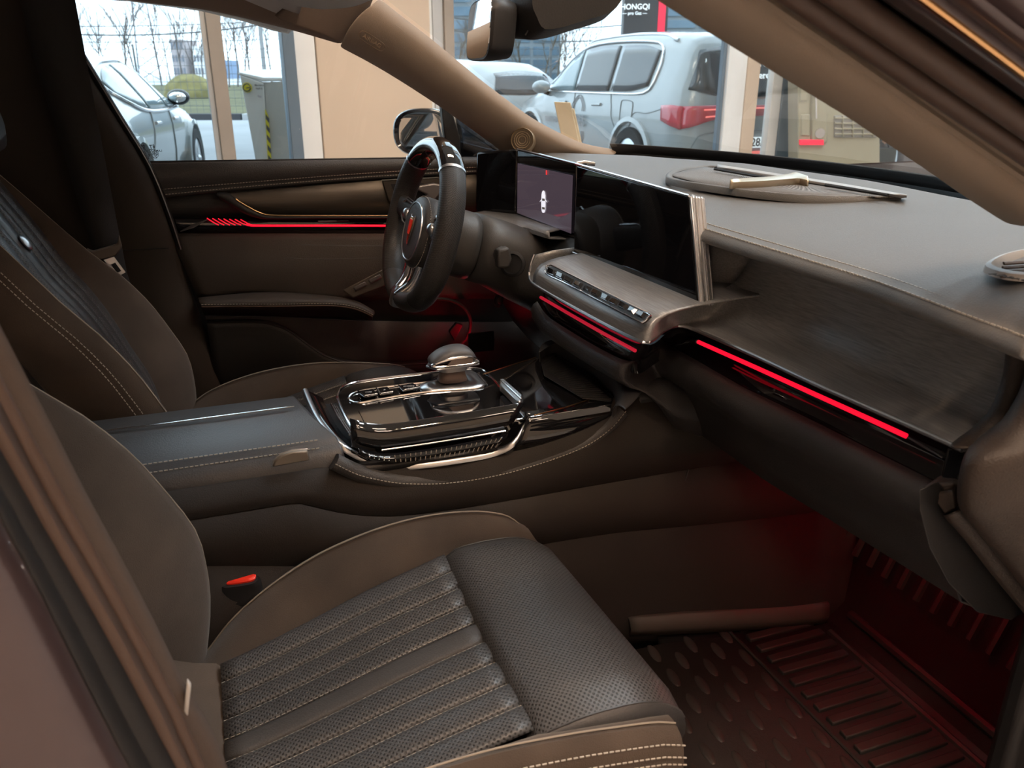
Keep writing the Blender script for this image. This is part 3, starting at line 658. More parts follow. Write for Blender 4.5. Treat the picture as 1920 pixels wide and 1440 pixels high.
vr = face(1564, 216, 1645, 258, -.012, .02, 'vent_panel', 'charger_grey')
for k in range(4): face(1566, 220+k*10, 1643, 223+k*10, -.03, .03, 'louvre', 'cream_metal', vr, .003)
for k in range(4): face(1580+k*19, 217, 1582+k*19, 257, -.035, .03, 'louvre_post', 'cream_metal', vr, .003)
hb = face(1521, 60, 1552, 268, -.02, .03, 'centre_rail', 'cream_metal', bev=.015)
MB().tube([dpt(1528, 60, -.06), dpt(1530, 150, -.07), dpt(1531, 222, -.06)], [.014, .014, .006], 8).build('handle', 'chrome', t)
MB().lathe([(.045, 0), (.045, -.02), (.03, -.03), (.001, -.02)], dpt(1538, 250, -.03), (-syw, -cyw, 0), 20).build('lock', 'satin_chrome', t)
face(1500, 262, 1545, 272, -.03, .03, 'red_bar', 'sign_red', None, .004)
# visitor: trousers, jacket, bag (only the lower half shows)
mat('trousers', (.16, .16, .17), .85, var=.1, vscale=8); mat('jacket', (.10, .10, .11), .85); mat('skin', (.55, .36, .27), .5); mat('hair', (.05, .035, .03), .7); mat('bag', (.04, .05, .05), .5)
pb = far(1700, 9.3, LOT); R_ = Matrix.Rotation(-YAW+.3, 3, 'Z')
def body_mesh(verts, edges, rad, name, m, parent, root=0):
    me = bpy.data.meshes.new(name); me.from_pydata([tuple(pb+R_ @ V(v)) for v in verts], edges, []); o = bpy.data.objects.new(name, me); COL.objects.link(o); me.materials.append(MAT[m])
    k = o.modifiers.new('skin', 'SKIN'); k.use_smooth_shade = True
    for i, r in enumerate(rad):
        s_ = me.skin_vertices[0].data[i]; s_.radius = (r, r) if isinstance(r, float) else r; s_.use_root = (i == root)
    k = o.modifiers.new('sub', 'SUBSURF'); k.levels = 2; k.render_levels = 2
    if parent is not None: o.parent = parent; o.matrix_parent_inverse = Matrix.Translation(-parent.location) if parent.type == 'EMPTY' else Matrix()
    return o
pt = thing('person', 'person in grey trousers and dark jacket holding a bag beyond the glass', 'person', pb)
vs = [(0, 0, .98), (0, 0, 1.2), (0, 0, 1.42), (0, 0, 1.52), (0, 0, 1.62), (0, -.01, 1.72),
      (-.10, 0, .92), (-.11, -.01, .50), (-.11, .02, .09), (-.11, -.12, .04), (.10, 0, .92), (.12, -.04, .50), (.13, .04, .09), (.13, -.10, .04),
      (-.19, 0, 1.40), (-.25, .01, 1.14), (-.24, -.08, .90), (-.24, -.11, .80), (.19, 0, 1.40), (.25, .02, 1.14), (.24, -.06, .90), (.24, -.09, .80)]
es = [(0, 1), (1, 2), (2, 3), (3, 4), (4, 5), (0, 6), (6, 7), (7, 8), (8, 9), (0, 10), (10, 11), (11, 12), (12, 13), (2, 14), (14, 15), (15, 16), (16, 17), (2, 18), (18, 19), (19, 20), (20, 21)]
rd = [(.17, .12), (.16, .11), (.17, .11), .055, .095, .09, .10, .075, .055, .045, .10, .075, .055, .045, .065, .05, .042, .04, .065, .05, .042, .04]
body_mesh(vs, es, rd, 'body', 'trousers', pt)
body_mesh([(0, 0, .86), (0, 0, 1.15), (0, 0, 1.40), (-.20, 0, 1.42), (-.26, .01, 1.14), (-.25, -.07, .92), (.20, 0, 1.42), (.26, .02, 1.14), (.25, -.05, .92)], [(0, 1), (1, 2), (2, 3), (3, 4), (4, 5), (2, 6), (6, 7), (7, 8)], [(.19, .14), (.18, .13), (.19, .125), .08, .065, .055, .08, .065, .055], 'jacket', 'jacket', pt, 1)
body_mesh([(0, -.01, 1.60), (0, -.02, 1.68), (0, .0, 1.75)], [(0, 1), (1, 2)], [.09, .102, .095], 'head', 'skin', pt)
body_mesh([(0, .03, 1.68), (0, .02, 1.76)], [(0, 1)], [.108, .10], 'hair', 'hair', pt)
for sx, rot in ((-.24, 0), (.24, 0)):
    hvs = [(sx, -.11, .82), (sx, -.13, .75)]+[q for k in range(5) for q in ((sx+(k-2)*.018, -.14, .71+abs(k-2)*.008), (sx+(k-2)*.018, -.13, .66+abs(k-2)*.012))]
    body_mesh(hvs, [(0, 1)]+[e for k in range(5) for e in ((1, 2+2*k), (2+2*k, 3+2*k))], [.035, .036]+[.011, .009]*5, 'hand', 'skin', pt)
bc = pb+R_ @ V((-.26, -.14, .50))
t = thing('carrier_bag', 'dark carrier bag held by the person in grey trousers', 'bag', bc-V((0, 0, .16)))
MB().loft([loopring(bc+V((0, 0, z)), R_ @ V((1, 0, 0)), R_ @ V((0, 1, 0)), .15*s_, .06*s_, 20, 3) for z, s_ in ((-.16, .9), (-.1, 1), (.08, 1), (.13, .96))]).build('sack', 'bag', t)
MB().tube(cr([bc+R_ @ V((-.07, 0, .12)), bc+R_ @ V((-.03, .0, .20)), bc+R_ @ V((.03, 0, .20)), bc+R_ @ V((.07, 0, .12))], 10), .008, 6).build('handle', 'bag', t)
# card stand between windscreen and glass
mat('card_beige', (.52, .45, .32), .7)
D = 3.6
def spt(px, py, off=0.0):
    d = ray(px, py); k = (D+off)/(d.x*syw+d.y*cyw); return CAM+d*k
t = thing('card_stand', 'beige folded card stand seen behind the windscreen base', 'sign', far(1062, D, 0))
slab([spt(1039, 191), spt(1070, 192), spt(1085, 262), spt(1092, 300), spt(1062, 300)], back*.02, 'front_board', 'card_beige', t, bevel=.003)
slab([spt(1073, 203, .05), spt(1077, 204, .05), spt(1098, 300, .05), spt(1086, 300, .05)], back*.03, 'back_board', 'card_beige', t, bevel=.003)
b0 = spt(1075, 300); MB().tube([b0, V((b0.x, b0.y, .02))], .02, 10).build('stem', 'mullion_grey', t); MB().lathe([(.16, 0), (.16, .012), (.02, .02)], V((b0.x, b0.y, 0)), (0, 0, 1), 24).build('foot', 'mullion_grey', t)
# ================================================================== own car: pillars, roof, glass, floor
def strip(pix_a, pix_b, ya, yb, n=24, za=None):
    A = cr([at(*p, y=ya if not callable(ya) else ya(p)) for p in pix_a], n); B = cr([at(*p, y=yb if not callable(yb) else yb(p)) for p in pix_b], n)
    return A, B
# --- passenger windscreen pillar (near, top right of the view)
lo = [(1180, -80), (1297, 0), (1400, 65), (1480, 115), (1560, 165), (1640, 215), (1720, 270), (1800, 325), (1870, 375), (1950, 428)]
hi = [(1290, -80), (1418, 0), (1500, 55), (1560, 95), (1640, 150), (1720, 205), (1800, 260), (1880, 315), (1920, 342), (2010, 405)]
A = cr([at(*p, y=-.585) for p in lo], 30); B = cr([at(*p, y=-.60) for p in hi], 30)
mid = [a.lerp(b, .5)+V((-.006, -.012, .004)) for a, b in zip(A, B)]
A2 = [a+V((.012, .045, -.004)) for a in A]; B2 = [b+V((.02, -.012, .012)) for b in B]
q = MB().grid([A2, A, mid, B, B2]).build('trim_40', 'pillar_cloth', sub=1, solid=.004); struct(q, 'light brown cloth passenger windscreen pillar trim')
MB().tube([b+V((0, -.003, .001)) for b in B], .0045, 8).build('seam_edge', 'pillar_cloth', q)
# door seals and body flange of the passenger door opening, running along the pillar
rails = [((1418, 0), (1920, 340), -.605), ((1450, 0), (1920, 318), -.615), ((1492, 0), (1920, 292), -.628), ((1530, 0), (1920, 268), -.635), ((1588, 0), (1920, 232), -.648), ((1625, 0), (1920, 206), -.655), ((1668, 0), (1920, 178), -.67), ((1732, 0), (1920, 140), -.69), ((1850, 0), (1920, 55), -.71), ((1990, 0), (2000, 10), -.74)]
def rail_line(r, ext=.9):
    a = at(*r[0], y=r[2]); b = at(*r[1], y=r[2]); d = (b-a); 
    return [a+d*k for k in [-.5+i*(2.6/17) for i in range(18)]]
L = [rail_line(r) for r in rails]
L[-1] = [p+V((-.02, -.05, .16)) for p in L[-2]]
df = thing('door_opening_frame', 'dark brown body flange around the open passenger door, top right', 'door frame', (.6, -.68, .9))
MB().grid([L[0], [p+V((.01, .02, .01)) for p in L[1]], L[2]]).build('inner_seal_channel', 'seal', df, solid=.003)
MB().tube([p+V((.004, 0, 0)) for p in L[2]], .0085, 10).build('door_seal', 'seal_brown', df)
MB().grid([L[2], [p+V((.01, .02, .01)) for p in L[3]], L[4]]).build('seal_channel', 'seal', df, solid=.003)
MB().tube(L[4], .0095, 10).build('door_seal', 'seal_brown', df)
MB().grid([L[4], [p+V((.014, .025, .012)) for p in L[5]], L[6]]).build('outer_channel', 'black_plastic', df, solid=.003)
MB().grid([L[6], [p.lerp(q_, .5)+V((0, -.004, 0)) for p, q_ in zip(L[6], L[7])], L[7]]).build('flange', 'paint', df, solid=.003)
MB().tube(L[7], .0028, 8).build('flange_edge', 'gold', df)
MB().grid([L[7], [p.lerp(q_, .5)+V((.01, .012, 0)) for p, q_ in zip(L[7], L[8])], L[8]]).build('sill_step', 'paint', df, solid=.003)
MB().grid([L[8], [p+V((-.012, -.01, .03)) for p in L[8]], L[9]]).build('outer_skin', 'paint', df, solid=.003)
# --- passenger middle pillar (near, bottom left)
def bl(pix, y, ext=True):
    P_ = [at(*p, y=y) for p in pix]; P_ = [P_[0]+(P_[0]-P_[1])*1.6]+P_+[P_[-1]+(P_[-1]-P_[-2])*2.2]
    return cr(P_, 26)
a_ = bl([(0, 605), (78, 760), (142, 887), (217, 1025), (283, 1152), (350, 1289), (411, 1388), (430, 1440)], -.612)
b_ = bl([(0, 705), (28, 760), (118, 902), (198, 1053), (283, 1209), (350, 1346), (372, 1392), (392, 1440)], -.628)
c_ = bl([(-30, 710), (0, 765), (47, 859), (110, 975), (189, 1110), (302, 1317), (330, 1380), (359, 1440)], -.645)
d_ = bl([(-40, 780), (0, 845), (40, 915), (80, 987), (189, 1176), (265, 1317), (300, 1385), (330, 1440)], -.66)
e_ = bl([(-60, 850), (0, 968), (30, 1025), (61, 1081), (156, 1270), (200, 1355), (225, 1402), (246, 1440)], -.69)
f_ = bl([(-120, 950), (-60, 1065), (-20, 1145), (10, 1205), (75, 1340), (100, 1385), (118, 1420), (130, 1440)], -.715)
bp_ = thing('middle_pillar', 'brown cloth trimmed passenger door pillar close at the lower left', 'door frame', (-.1, -.66, .3))
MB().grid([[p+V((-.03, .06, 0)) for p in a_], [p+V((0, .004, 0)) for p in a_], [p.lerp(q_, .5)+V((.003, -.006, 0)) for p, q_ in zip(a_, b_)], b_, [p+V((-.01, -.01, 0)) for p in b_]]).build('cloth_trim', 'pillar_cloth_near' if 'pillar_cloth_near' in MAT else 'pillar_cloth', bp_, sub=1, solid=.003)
MB().tube([p.lerp(q_, .7) for p, q_ in zip(b_, c_)], .0055, 10).build('door_seal', 'seal_brown', bp_)
MB().grid([b_, [p.lerp(q_, .5)+V((-.008, .01, 0)) for p, q_ in zip(b_, c_)], c_]).build('seal_channel', 'seal', bp_, solid=.003)
MB().grid([c_, [p.lerp(q_, .5)+V((.002, -.004, 0)) for p, q_ in zip(c_, d_)], d_]).build('seal_lip', 'seal_brown', bp_, solid=.003)
MB().grid([d_, [p.lerp(q_, .5)+V((-.006, .01, 0)) for p, q_ in zip(d_, e_)], e_]).build('channel', 'black_plastic', bp_, solid=.003)
MB().grid([e_, [p.lerp(q_, .4)+V((.004, -.008, 0)) for p, q_ in zip(e_, f_)], f_, [p+V((-.08, -.02, 0)) for p in f_], [p+V((-.16, -.0, -.02)) for p in f_]]).build('painted_flange', 'paint', bp_, sub=1, solid=.003)
slab([at(351, 1280, y=-.63), at(358, 1290, y=-.63), at(352, 1345, y=-.63), at(344, 1335, y=-.63)], (0, .006, 0), 'trim_clip', 'headliner', bp_, .001)
# --- roof over the whole cabin, with light headliner inside
roof_y = [-.70, -.6, -.4, 0, .4, .6, .70]; roof_z = [1.315, 1.36, 1.392, 1.405, 1.392, 1.36, 1.315]
rows = [[V((x, y, z-dz)) for y, z in zip(roof_y, roof_z)] for x, dz in ((-2.0, .10), (-1.2, .03), (-.5, .0), (-.05, .01), (.12, .045), (.2, .08))]
struct(MB().grid([[p-V((0, 0, .02)) for p in r] for r in rows]).build('ceiling_headliner', 'headliner', sub=1, solid=.006), 'light grey cloth headliner of the car')
tag(MB().grid([[p+V((0, 0, .02)) for p in r] for r in rows]).build('roof_panel', 'paint', sub=1, solid=.004), 'dark painted roof skin above the headliner', 'car roof')
# sun visor edge / headliner lip, visible above the driver window
lip = [at(*p, y=.50) for p in [(470, -16), (515, -4), (540, 4), (575, 11), (605, 14), (640, 12), (665, 8), (690, -2), (715, -16)]]
L1 = cr(lip, 30); t = MB().grid([L1, [p+V((-.0, -.02, .004)) for p in L1], [p+V((-.01, -.07, .02)) for p in L1], [p+V((-.02, -.2, .05)) for p in L1]]).build('sun_visor', 'headliner', solid=.012, sub=1); tag(t, 'pale grey folded sun visor edge above the driver window', 'sun visor')
# driver side roof rail trim (brown)
lo = [(60, -40), (160, -22), (250, 0), (390, 18), (520, 48), (580, 64), (640, 82)]
A = cr([at(*p, y=.635) for p in lo], 24)
up = [a+V((0, -.03, .03)) for a in A]; up2 = [a+V((.0, -.06, .055)) for a in A]; out_ = [a+V((0, .03, .002)) for a in A]
struct(MB().grid([out_, A, [a+V((0, -.012, .012)) for a in A], up, up2]).build('trim_41', 'brown_rail', sub=1, solid=.004), 'brown roof rail trim over the driver window')
# driver windscreen pillar, tan in the warm light
lo = [(640, 82), (700, 114), (760, 150), (830, 196), (900, 246), (955, 286), (990, 306)]
hi = [(706, 3), (745, 34), (800, 76), (850, 117), (900, 158), (950, 196), (1000, 232), (1050, 259), (1098, 280), (1160, 292)]
def ylo(p): return lerp(.60, .665, (p[0]-640)/350)
def yhi(p): return lerp(.545, .615, (p[0]-706)/400)
A = cr([at(*p, y=ylo(p)) for p in lo], 28); B = cr([at(*p, y=yhi(p)) for p in hi], 28)
g1 = [a.lerp(b, .3)+V((-.012, -.014, .002)) for a, b in zip(A, B)]; g2 = [a.lerp(b, .7)+V((-.012, -.016, .004)) for a, b in zip(A, B)]
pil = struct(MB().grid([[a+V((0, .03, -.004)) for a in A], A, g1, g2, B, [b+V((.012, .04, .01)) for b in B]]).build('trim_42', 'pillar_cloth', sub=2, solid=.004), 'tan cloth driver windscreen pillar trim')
fill = cr([at(640, 82, y=.60), at(668, 60, y=.585), at(690, 30, y=.565), at(702, 0, y=.545), at(712, -20, y=.53)], 12)
struct(MB().grid([[p+V((-.13, -.01, .045)) for p in fill], [p+V((-.06, -.012, .022)) for p in fill], [p+V((-.004, -.004, .002)) for p in fill], [p+V((0, .03, 0)) for p in fill]]).build('trim_43', 'brown_rail', sub=1, solid=.004), 'brown corner trim where roof rail meets the pillar')
pn = (B[8]-A[8]).cross(A[12]-A[4]).normalized()
pc = at(705, 80, y=.562); ex = (at(722, 90, y=.562)-at(688, 68, y=.562)); nn = V((-.75, -.62, .2)).normalized()
text('AIRBAG', .011, pc+nn*.012, ex, V((0, 0, 1)), 'ink_brown', 'lettering', pil, .0004)
rr = loopring(pc+nn*.012, ex.normalized(), (nn.cross(ex.normalized())).normalized(), .026, .0085, 28, 4); MB().tube(rr, .0006, 5, closed=True).build('lettering_frame', 'ink_brown', pil)
# pillar tweeter
sc_ = at(980, 263, y=.597); ex = V((.78, -.35, -.45)).normalized(); sn = V((-.50, -.84, .20)).normalized(); ex = (ex-sn*ex.dot(sn)).normalized(); ey = sn.cross(ex)
tw = thing('pillar_speaker', 'round bronze tweeter grille at the foot of the tan pillar', 'speaker', sc_)
MB().loft([loopring(sc_-sn*.02, ex, ey, .026, .026, 32), loopring(sc_+sn*.003, ex, ey, .026, .026, 32), loopring(sc_+sn*.006, ex, ey, .0245, .0245, 32), loopring(sc_+sn*.004, ex, ey, .023, .023, 32)]).build('bezel', mat('bronze', (.42, .32, .21), .35, .8), tw)
MB().loft([loopring(sc_+sn*.0042, ex, ey, .0228, .0228, 32), loopring(sc_+sn*.006, ex, ey, .015, .015, 32), loopring(sc_+sn*.0065, ex, ey, .002, .002, 32)]).build('grille', 'speaker_mesh', tw)
for r_ in (.008, .0125, .017): MB().tube(loopring(sc_+sn*.0064, ex, ey, r_, r_, 30), .0006, 5, closed=True).build('ring', 'bronze', tw)
# --- windscreen and driver glass
EdL = [b+V((.02, .028, .010)) for b in B]; EdL = [EdL[0]+(EdL[0]-EdL[3])*.35]+EdL; rows = []
for i_, e in enumerate(EdL):
    f = i_/(len(EdL)-1); bul = lerp(.07, .235, f); zc_ = lerp(.05, -.006, f)
    rows.append([V((e.x+bul*(1-(q_/e.y)**2)**.85 if abs(q_) < e.y else e.x, q_, e.z+zc_*(1-(q_/e.y)**2))) for q_ in [e.y*math.cos(math.pi*k/24) for k in range(25)]])
rows = rows[::-1]; Wl = rows[0]; Wu = rows[-1]
struct(MB().grid(rows).build('window_1', 'windshield_glass'), 'curved windscreen glass of the car')
# black frit band along the windscreen base
fb = MB().grid([[p+V((-.03, 0, -.05)) for p in Wl], [p+V((-.02, 0, -.004)) for p in Wl], [p.lerp(q_, .045)+V((-.006, 0, .001)) for p, q_ in zip(Wl, Wu)]])
struct(fb.build('trim_44', 'black_plastic', solid=.003), 'black band along the windscreen base')
lowe = tr([(258, 306), (560, 301), (860, 296), (960, 294)], y=.715); upe = [at(110, 20, y=.66), at(250, -4, y=.655), at(390, 14, y=.65), at(520, 44, y=.648), at(640, 78, y=.645), at(760, 146, y=.66), at(900, 242, y=.69), at(960, 292, y=.715)]
Lw = cr(lowe, 20); Up = cr(upe, 20)
struct(MB().grid([Lw, [a.lerp(b, .5)+V((0, .012, 0)) for a, b in zip(Lw, Up)], Up]).build('window_2', 'side_glass'), 'clear driver door window glass')
# printed glass marking
wt = thing('glass_marking', 'small dark glass maker printing at the rear lower corner of the driver window', 'marking', at(275, 285, y=.704))
for k, (tx, yy, sz) in enumerate([('红  旗', 277, .0115), ('LAMINATED SAFETY', 283.5, .0058), ('E000123 43R-00', 288, .0058), ('DOT-459 M-00', 292, .0058), ('43R - 000104', 296, .0058)]):
    text(tx, sz, at(276+k*.8, yy, y=.690), (-1, 0, 0), (0, 0, 1), 'print_dark', 'lettering', wt, .0002)
MB().tube(loopring(at(290, 287, y=.690), (1, 0, 0), (0, 0, 1), .0042, .0042, 20), .0004, 4, closed=True).build('stamp_ring', 'print_dark', wt)
# mirror corner bar between door glass and quarter glass
t = MB().prism([at(826, 186, y=.70), at(846, 200, y=.70), at(864, 262, y=.70), at(862, 296, y=.70), at(838, 296, y=.70)], (0, .02, 0)).build('window_divider', 'black_plastic', bevel=.003); tag(t, 'black divider bar between the driver window and its front quarter glass', 'window bar')
q = MB().prism([at(852, 205, y=.712), at(905, 245, y=.712), at(950, 280, y=.712), at(935, 294, y=.712), at(866, 294, y=.712)], (0, .006, 0)).build('window_40', 'tint_glass'); struct(q, 'dark front quarter glass beside the steering wheel')
# outside mirror
mo = at(793, 248, y=.93); om = thing('door_mirror', 'gloss black outside mirror of the driver door behind the steering wheel', 'mirror', mo)
ex = V((.96, -.10, 0)).normalized(); nM = V((-.55, -.83, .04)).normalized(); ex = (V((1, 0, 0))-nM*nM.x).normalized(); ey = nM.cross(ex); ey = ey if ey.z > 0 else -ey
ring = lambda d, sx, sy: loopring(mo+nM*d, ex, ey, sx, sy, 36, 2.6)
MB().loft([ring(-.075, .02, .018), ring(-.07, .045, .034), ring(-.045, .069, .051), ring(-.01, .076, .057), ring(.008, .075, .056), ring(.012, .071, .053), ring(.004, .064, .047)]).build('shell', 'paint_black', om)
MB().loft([ring(.004, .066, .048), ring(.0055, .064, .047)]).build('mirror_glass', 'mirror', om)
MB().tube([mo+ex*.06+V((0, -.02, -.035)), mo+V((.12, -.12, -.05)), V((mo.x+.14, .73, mo.z-.06))], [.022, .02, .024], 10).build('arm', 'paint_black', om)
# --- driver side middle pillar and belt
edge = [(30, -60), (95, 30), (112, 62), (150, 125), (205, 215), (262, 308), (300, 400), (333, 500), (360, 585), (395, 670), (422, 738), (450, 820)]
A = cr([at(*p, y=.66) for p in edge], 30)
bpd = thing('middle_pillar', 'dark trimmed driver side door pillar behind the belt', 'door frame', (-.15, .68, .25))
MB().grid([[p+V((.012, .05, -.01)) for p in A], [p+V((.002, .008, 0)) for p in A], [p+V((-.012, -.006, 0)) for p in A], [p+V((-.06, -.012, 0)) for p in A], [p+V((-.075, -.004, 0)) for p in A], [p+V((-.16, .0, 0)) for p in A], [p+V((-.30, .0, 0)) for p in A], [p+V((-.36, .04, 0)) for p in A]]).build('pillar_trim', 'pillar_dark', bpd, sub=1, solid=.004)
MB().tube([p+V((.014, .026, -.004)) for p in A[:17]], .006, 8).build('glass_run', 'black_plastic', bpd)
MB().tube([p+V((.016, .016, -.004)) for p in A[1:17]], .0012, 6).build('glass_run_edge', 'satin_chrome', bpd)
sm = cr([at(205, 470, y=.640), at(260, 468, y=.640), at(316, 465, y=.642)], 10); MB().tube(sm, .0012, 6).build('trim_joint', 'black_plastic', bpd)
# belt webbing with tongue
top_a, top_b = at(35, -20, y=.60), at(120, -20, y=.615)
w0 = cr([at(30, -30, y=.60), at(70, 130, y=.60), at(120, 290, y=.60), at(172, 460, y=.60), at(215, 540, y=.61), at(290, 665, y=.63), at(340, 760, y=.64)], 40)
w1 = cr([at(135, -30, y=.625), at(165, 130, y=.62), at(195, 290, y=.615), at(228, 460, y=.61), at(248, 540, y=.62), at(312, 665, y=.64), at(355, 760, y=.645)], 40)
sb = thing('seat_belt', 'black driver seat belt hanging along the pillar with metal tongue', 'seat belt', (-.2, .61, .4))
MB().grid([w0, [a.lerp(b, .5)+V((0, -.002, 0)) for a, b in zip(w0, w1)], w1]).build('webbing', 'belt_web', sb, solid=.0018)
k0, k1 = at(166, 476, y=.595), at(228, 458, y=.602); dn = (at(205, 500, y=.60)-at(196, 470, y=.60)).normalized()
kk = [k0-dn*.012, k0+dn*.012, k0.lerp(k1, .35)+dn*.017, k0.lerp(k1, .75)+dn*.017, k1+dn*.004, k1-dn*.02, k1.lerp(k0, .12)-dn*.004, k1.lerp(k0, .85)-dn*.004]
slab(kk, (.002, -.016, .002), 'tongue_body', 'tongue_grey' if 'tongue_grey' in MAT else mat('tongue_grey', (.09, .072, .058), .6), sb, .003)
m0 = k0.lerp(k1, .38)+dn*.016+V((0, -.008, 0)); m1 = k0.lerp(k1, .70)+dn*.016+V((0, -.008, 0)); dd = (at(228, 523, y=.60)-at(203, 490, y=.60))
fr_ = [m0, m1, m1+dd*.9, m0+dd]; inn = [m0.lerp(m1, .28)+dd*.35, m0.lerp(m1, .74)+dd*.32, m0.lerp(m1, .74)+dd*.76, m0.lerp(m1, .28)+dd*.82]
mbt = MB(); v4 = fr_+inn; v4 = v4+[p+V((0, -.003, 0)) for p in v4]
mbt.add(v4, [[0, 1, 5, 4], [1, 2, 6, 5], [2, 3, 7, 6], [3, 0, 4, 7], [8, 9, 13, 12], [9, 10, 14, 13], [10, 11, 15, 14], [11, 8, 12, 15], [0, 1, 9, 8], [1, 2, 10, 9], [2, 3, 11, 10], [3, 0, 8, 11], [4, 5, 13, 12], [5, 6, 14, 13], [6, 7, 15, 14], [7, 4, 12, 15]])
mbt.build('tongue', 'satin_chrome', sb, bevel=.0008)
# rear cabin wall behind the driver seat (rear door, dark)
struct(MB().box((-.75, .70, .62), (.95, .06, .72)).build('wall_rear_door', 'dark_trim', bevel=.03), 'dark rear door panel behind the driver seat')
struct(MB().box((-1.62, 0, .75), (.10, 1.36, .95)).build('wall_cabin_back', 'dark_trim', bevel=.05), 'dark rear bulkhead of the cabin')
rg = MB().prism([(-1.3, .70, .98), (-.36, .70, .98), (-.40, .655, 1.22), (-1.1, .655, 1.24)], (0, .006, 0)).build('window_41', 'tint_glass'); struct(rg, 'dark tinted rear door glass')
rs = thing('rear_bench', 'dark leather rear bench seat behind the front seats', 'seat', (-1.1, 0, .3))
MB().box((-1.0, 0, .44), (.55, 1.25, .22)).build('cushion', 'leather', rs, bevel=.05, seg=4); MB().box((-1.28, 0, .75), (.18, 1.25, .6), Matrix.Rotation(-.3, 3, 'Y')).build('backrest', 'leather', rs, bevel=.05, seg=4)
for sg_, nm_ in ((-1, 'passenger'), (1, 'driver')):
    rws = [[V((x, sg_*yy, z)) for x in (.74, 1.0, 1.4, 1.8, 2.05)] for yy, z in ((.74, .30), (.80, .55), (.79, .80), (.72, .90), (.66, .935))]
    tag(MB().grid(rws).build('front_wing', 'paint', sub=1, solid=.004), 'dark painted front wing on the %s side beyond the dashboard' % nm_, 'car wing', 'front wings')
RR = cr([V((.21, -.66, 1.262)), V((.14, -.665, 1.275)), V((-.05, -.675, 1.305)), V((-.5, -.685, 1.315)), V((-1.0, -.68, 1.28)), V((-1.5, -.67, 1.20))], 24)
rt_ = thing('roof_rail', 'dark painted roof rail above the open passenger door', 'door frame', (-.3, -.68, 1.25))
MB().tube(RR, .034, 12, sx=1, sy=1.3).build('rail_skin', 'paint', rt_); MB().tube([p+V((0, .03, -.03)) for p in RR], .010, 8).build('rail_seal', 'seal', rt_)
# --- floor pan and carpeted sides
struct(MB().box((-.15, 0, .20), (2.4, 1.36, .10)).build('floor_car', 'carpet', bevel=.01), 'black carpeted car floor')
struct(MB().box((-.2, -.71, .22), (2.2, .10, .22)).build('trim_45', 'paint', bevel=.02), 'painted passenger door sill')
struct(MB().box((-.2, .72, .20), (2.2, .08, .22)).build('trim_46', 'paint', bevel=.02), 'painted driver door sill')
# ================================================================== dashboard
DB = thing('dashboard', 'grey leather wrapped dashboard with brushed trim and red light line', 'dashboard', (.75, 0, .6))
ys = [.69-i*(1.37/59) for i in range(60)]
def interp(tab, y):
    tab = sorted(tab)
    if y <= tab[0][0]: return tab[0][1]
    for (a, va), (b, vb) in zip(tab, tab[1:]):
        if y <= b: t = (y-a)/(b-a); t = t*t*(3-2*t)*.6+t*.4; return lerp(va, vb, t)
    return tab[-1][1]
SX = [(-.69, .612), (-.65, .618), (-.445, .63), (-.17, .628), (0, .645), (.15, .67), (.3, .69), (.5, .67), (.6, .62), (.69, .59)]
SZ = [(-.69, .962), (-.5, .966), (-.17, .966), (.1, .972), (.3, .975), (.6, .975), (.69, .972)]
WX = [(-.69, .60), (-.66, .64), (-.52, .85), (-.28, 1.02), (0, 1.05), (.28, 1.02), (.48, .91), (.66, .72), (.69, .68)]
rows = []
for k, (f, dz) in enumerate([(0, 0), (.12, .004), (.35, .006), (.6, .006), (.85, .003), (1, 0)]):
    rows.append([V((max(lerp(interp(WX, y), interp(SX, y), f), interp(SX, y)-.0), y, lerp(.988, interp(SZ, y), f)+dz)) for y in ys])
rows.append([V((interp(SX, y)-.005, y, interp(SZ, y)-.0035)) for y in ys])   # groove between the two seams
rows.append([V((interp(SX, y)-.010, y, interp(SZ, y)-.003)) for y in ys])
rows.append([V((interp(SX, y)-.020, y, interp(SZ, y)-.011)) for y in ys])
rows.append([V((interp(SX, y)-.018, y, interp(SZ, y)-.020)) for y in ys])
rows.append([V((interp(SX, y)+.02, y, interp(SZ, y)-.024)) for y in ys])
MB().grid(rows).build('top_pad', 'dash_skin', DB, sub=1, solid=.004)
yl = [-.155-i*(.515/40) for i in range(41)]
for off, zz in ((.0025, .0008), (-.0115, -.0024)):
    stitches([V((interp(SX, y)+off, y, interp(SZ, y)+zz)) for y in yl], 'stitching', DB, step=.0062, ln=.0044, w=.0010)
# brushed trim panel
pair = [((1000, 532), (1008, 566)), ((1030, 551), (1024, 590)), ((1060, 568), (1045, 606)), ((1095, 587), (1075, 625)), ((1128, 605), (1105, 643)), ((1165, 624), (1140, 662)), ((1195, 638), (1168, 675)), ((1212, 643), (1188, 677)), ((1226, 638), (1205, 667)), ((1245, 622), (1224, 655)), ((1265, 613), (1242, 648)), ((1285, 613), (1264, 654)), ((1320, 626), (1300, 673)), ((1360, 643), (1350, 702)), ((1400, 661), (1400, 730)), ((1450, 684), (1450, 754)), ((1500, 708), (1500, 778)), ((1550, 731), (1550, 803)), ((1600, 753), (1600, 828)), ((1650, 775), (1650, 853)), ((1700, 797), (1700, 878)), ((1778, 832), (1756, 906)), ((1806, 845), (1778, 918))]
CH = [at(*a, z=.83) for a, b in pair]; PD_ = [at(*b, z=.776) for a, b in pair]
chline = crk(CH, 5); padl = crk(PD_, 5); NC = len(chline)
left_ = [at(1003, 478, y=.167), at(996, 497, y=.168), at(994, 518, y=.168)]
ch = left_+CH
pc_ = [(0, 0), (.001, .009), (.003, .018), (.014, .031), (.045, .040), (.10, .045), (.20, .05)]
pp_ = [(0, 0), (.014, .001), (.034, .002), (.056, .007), (.074, .028), (.080, .07), (.078, .115)]
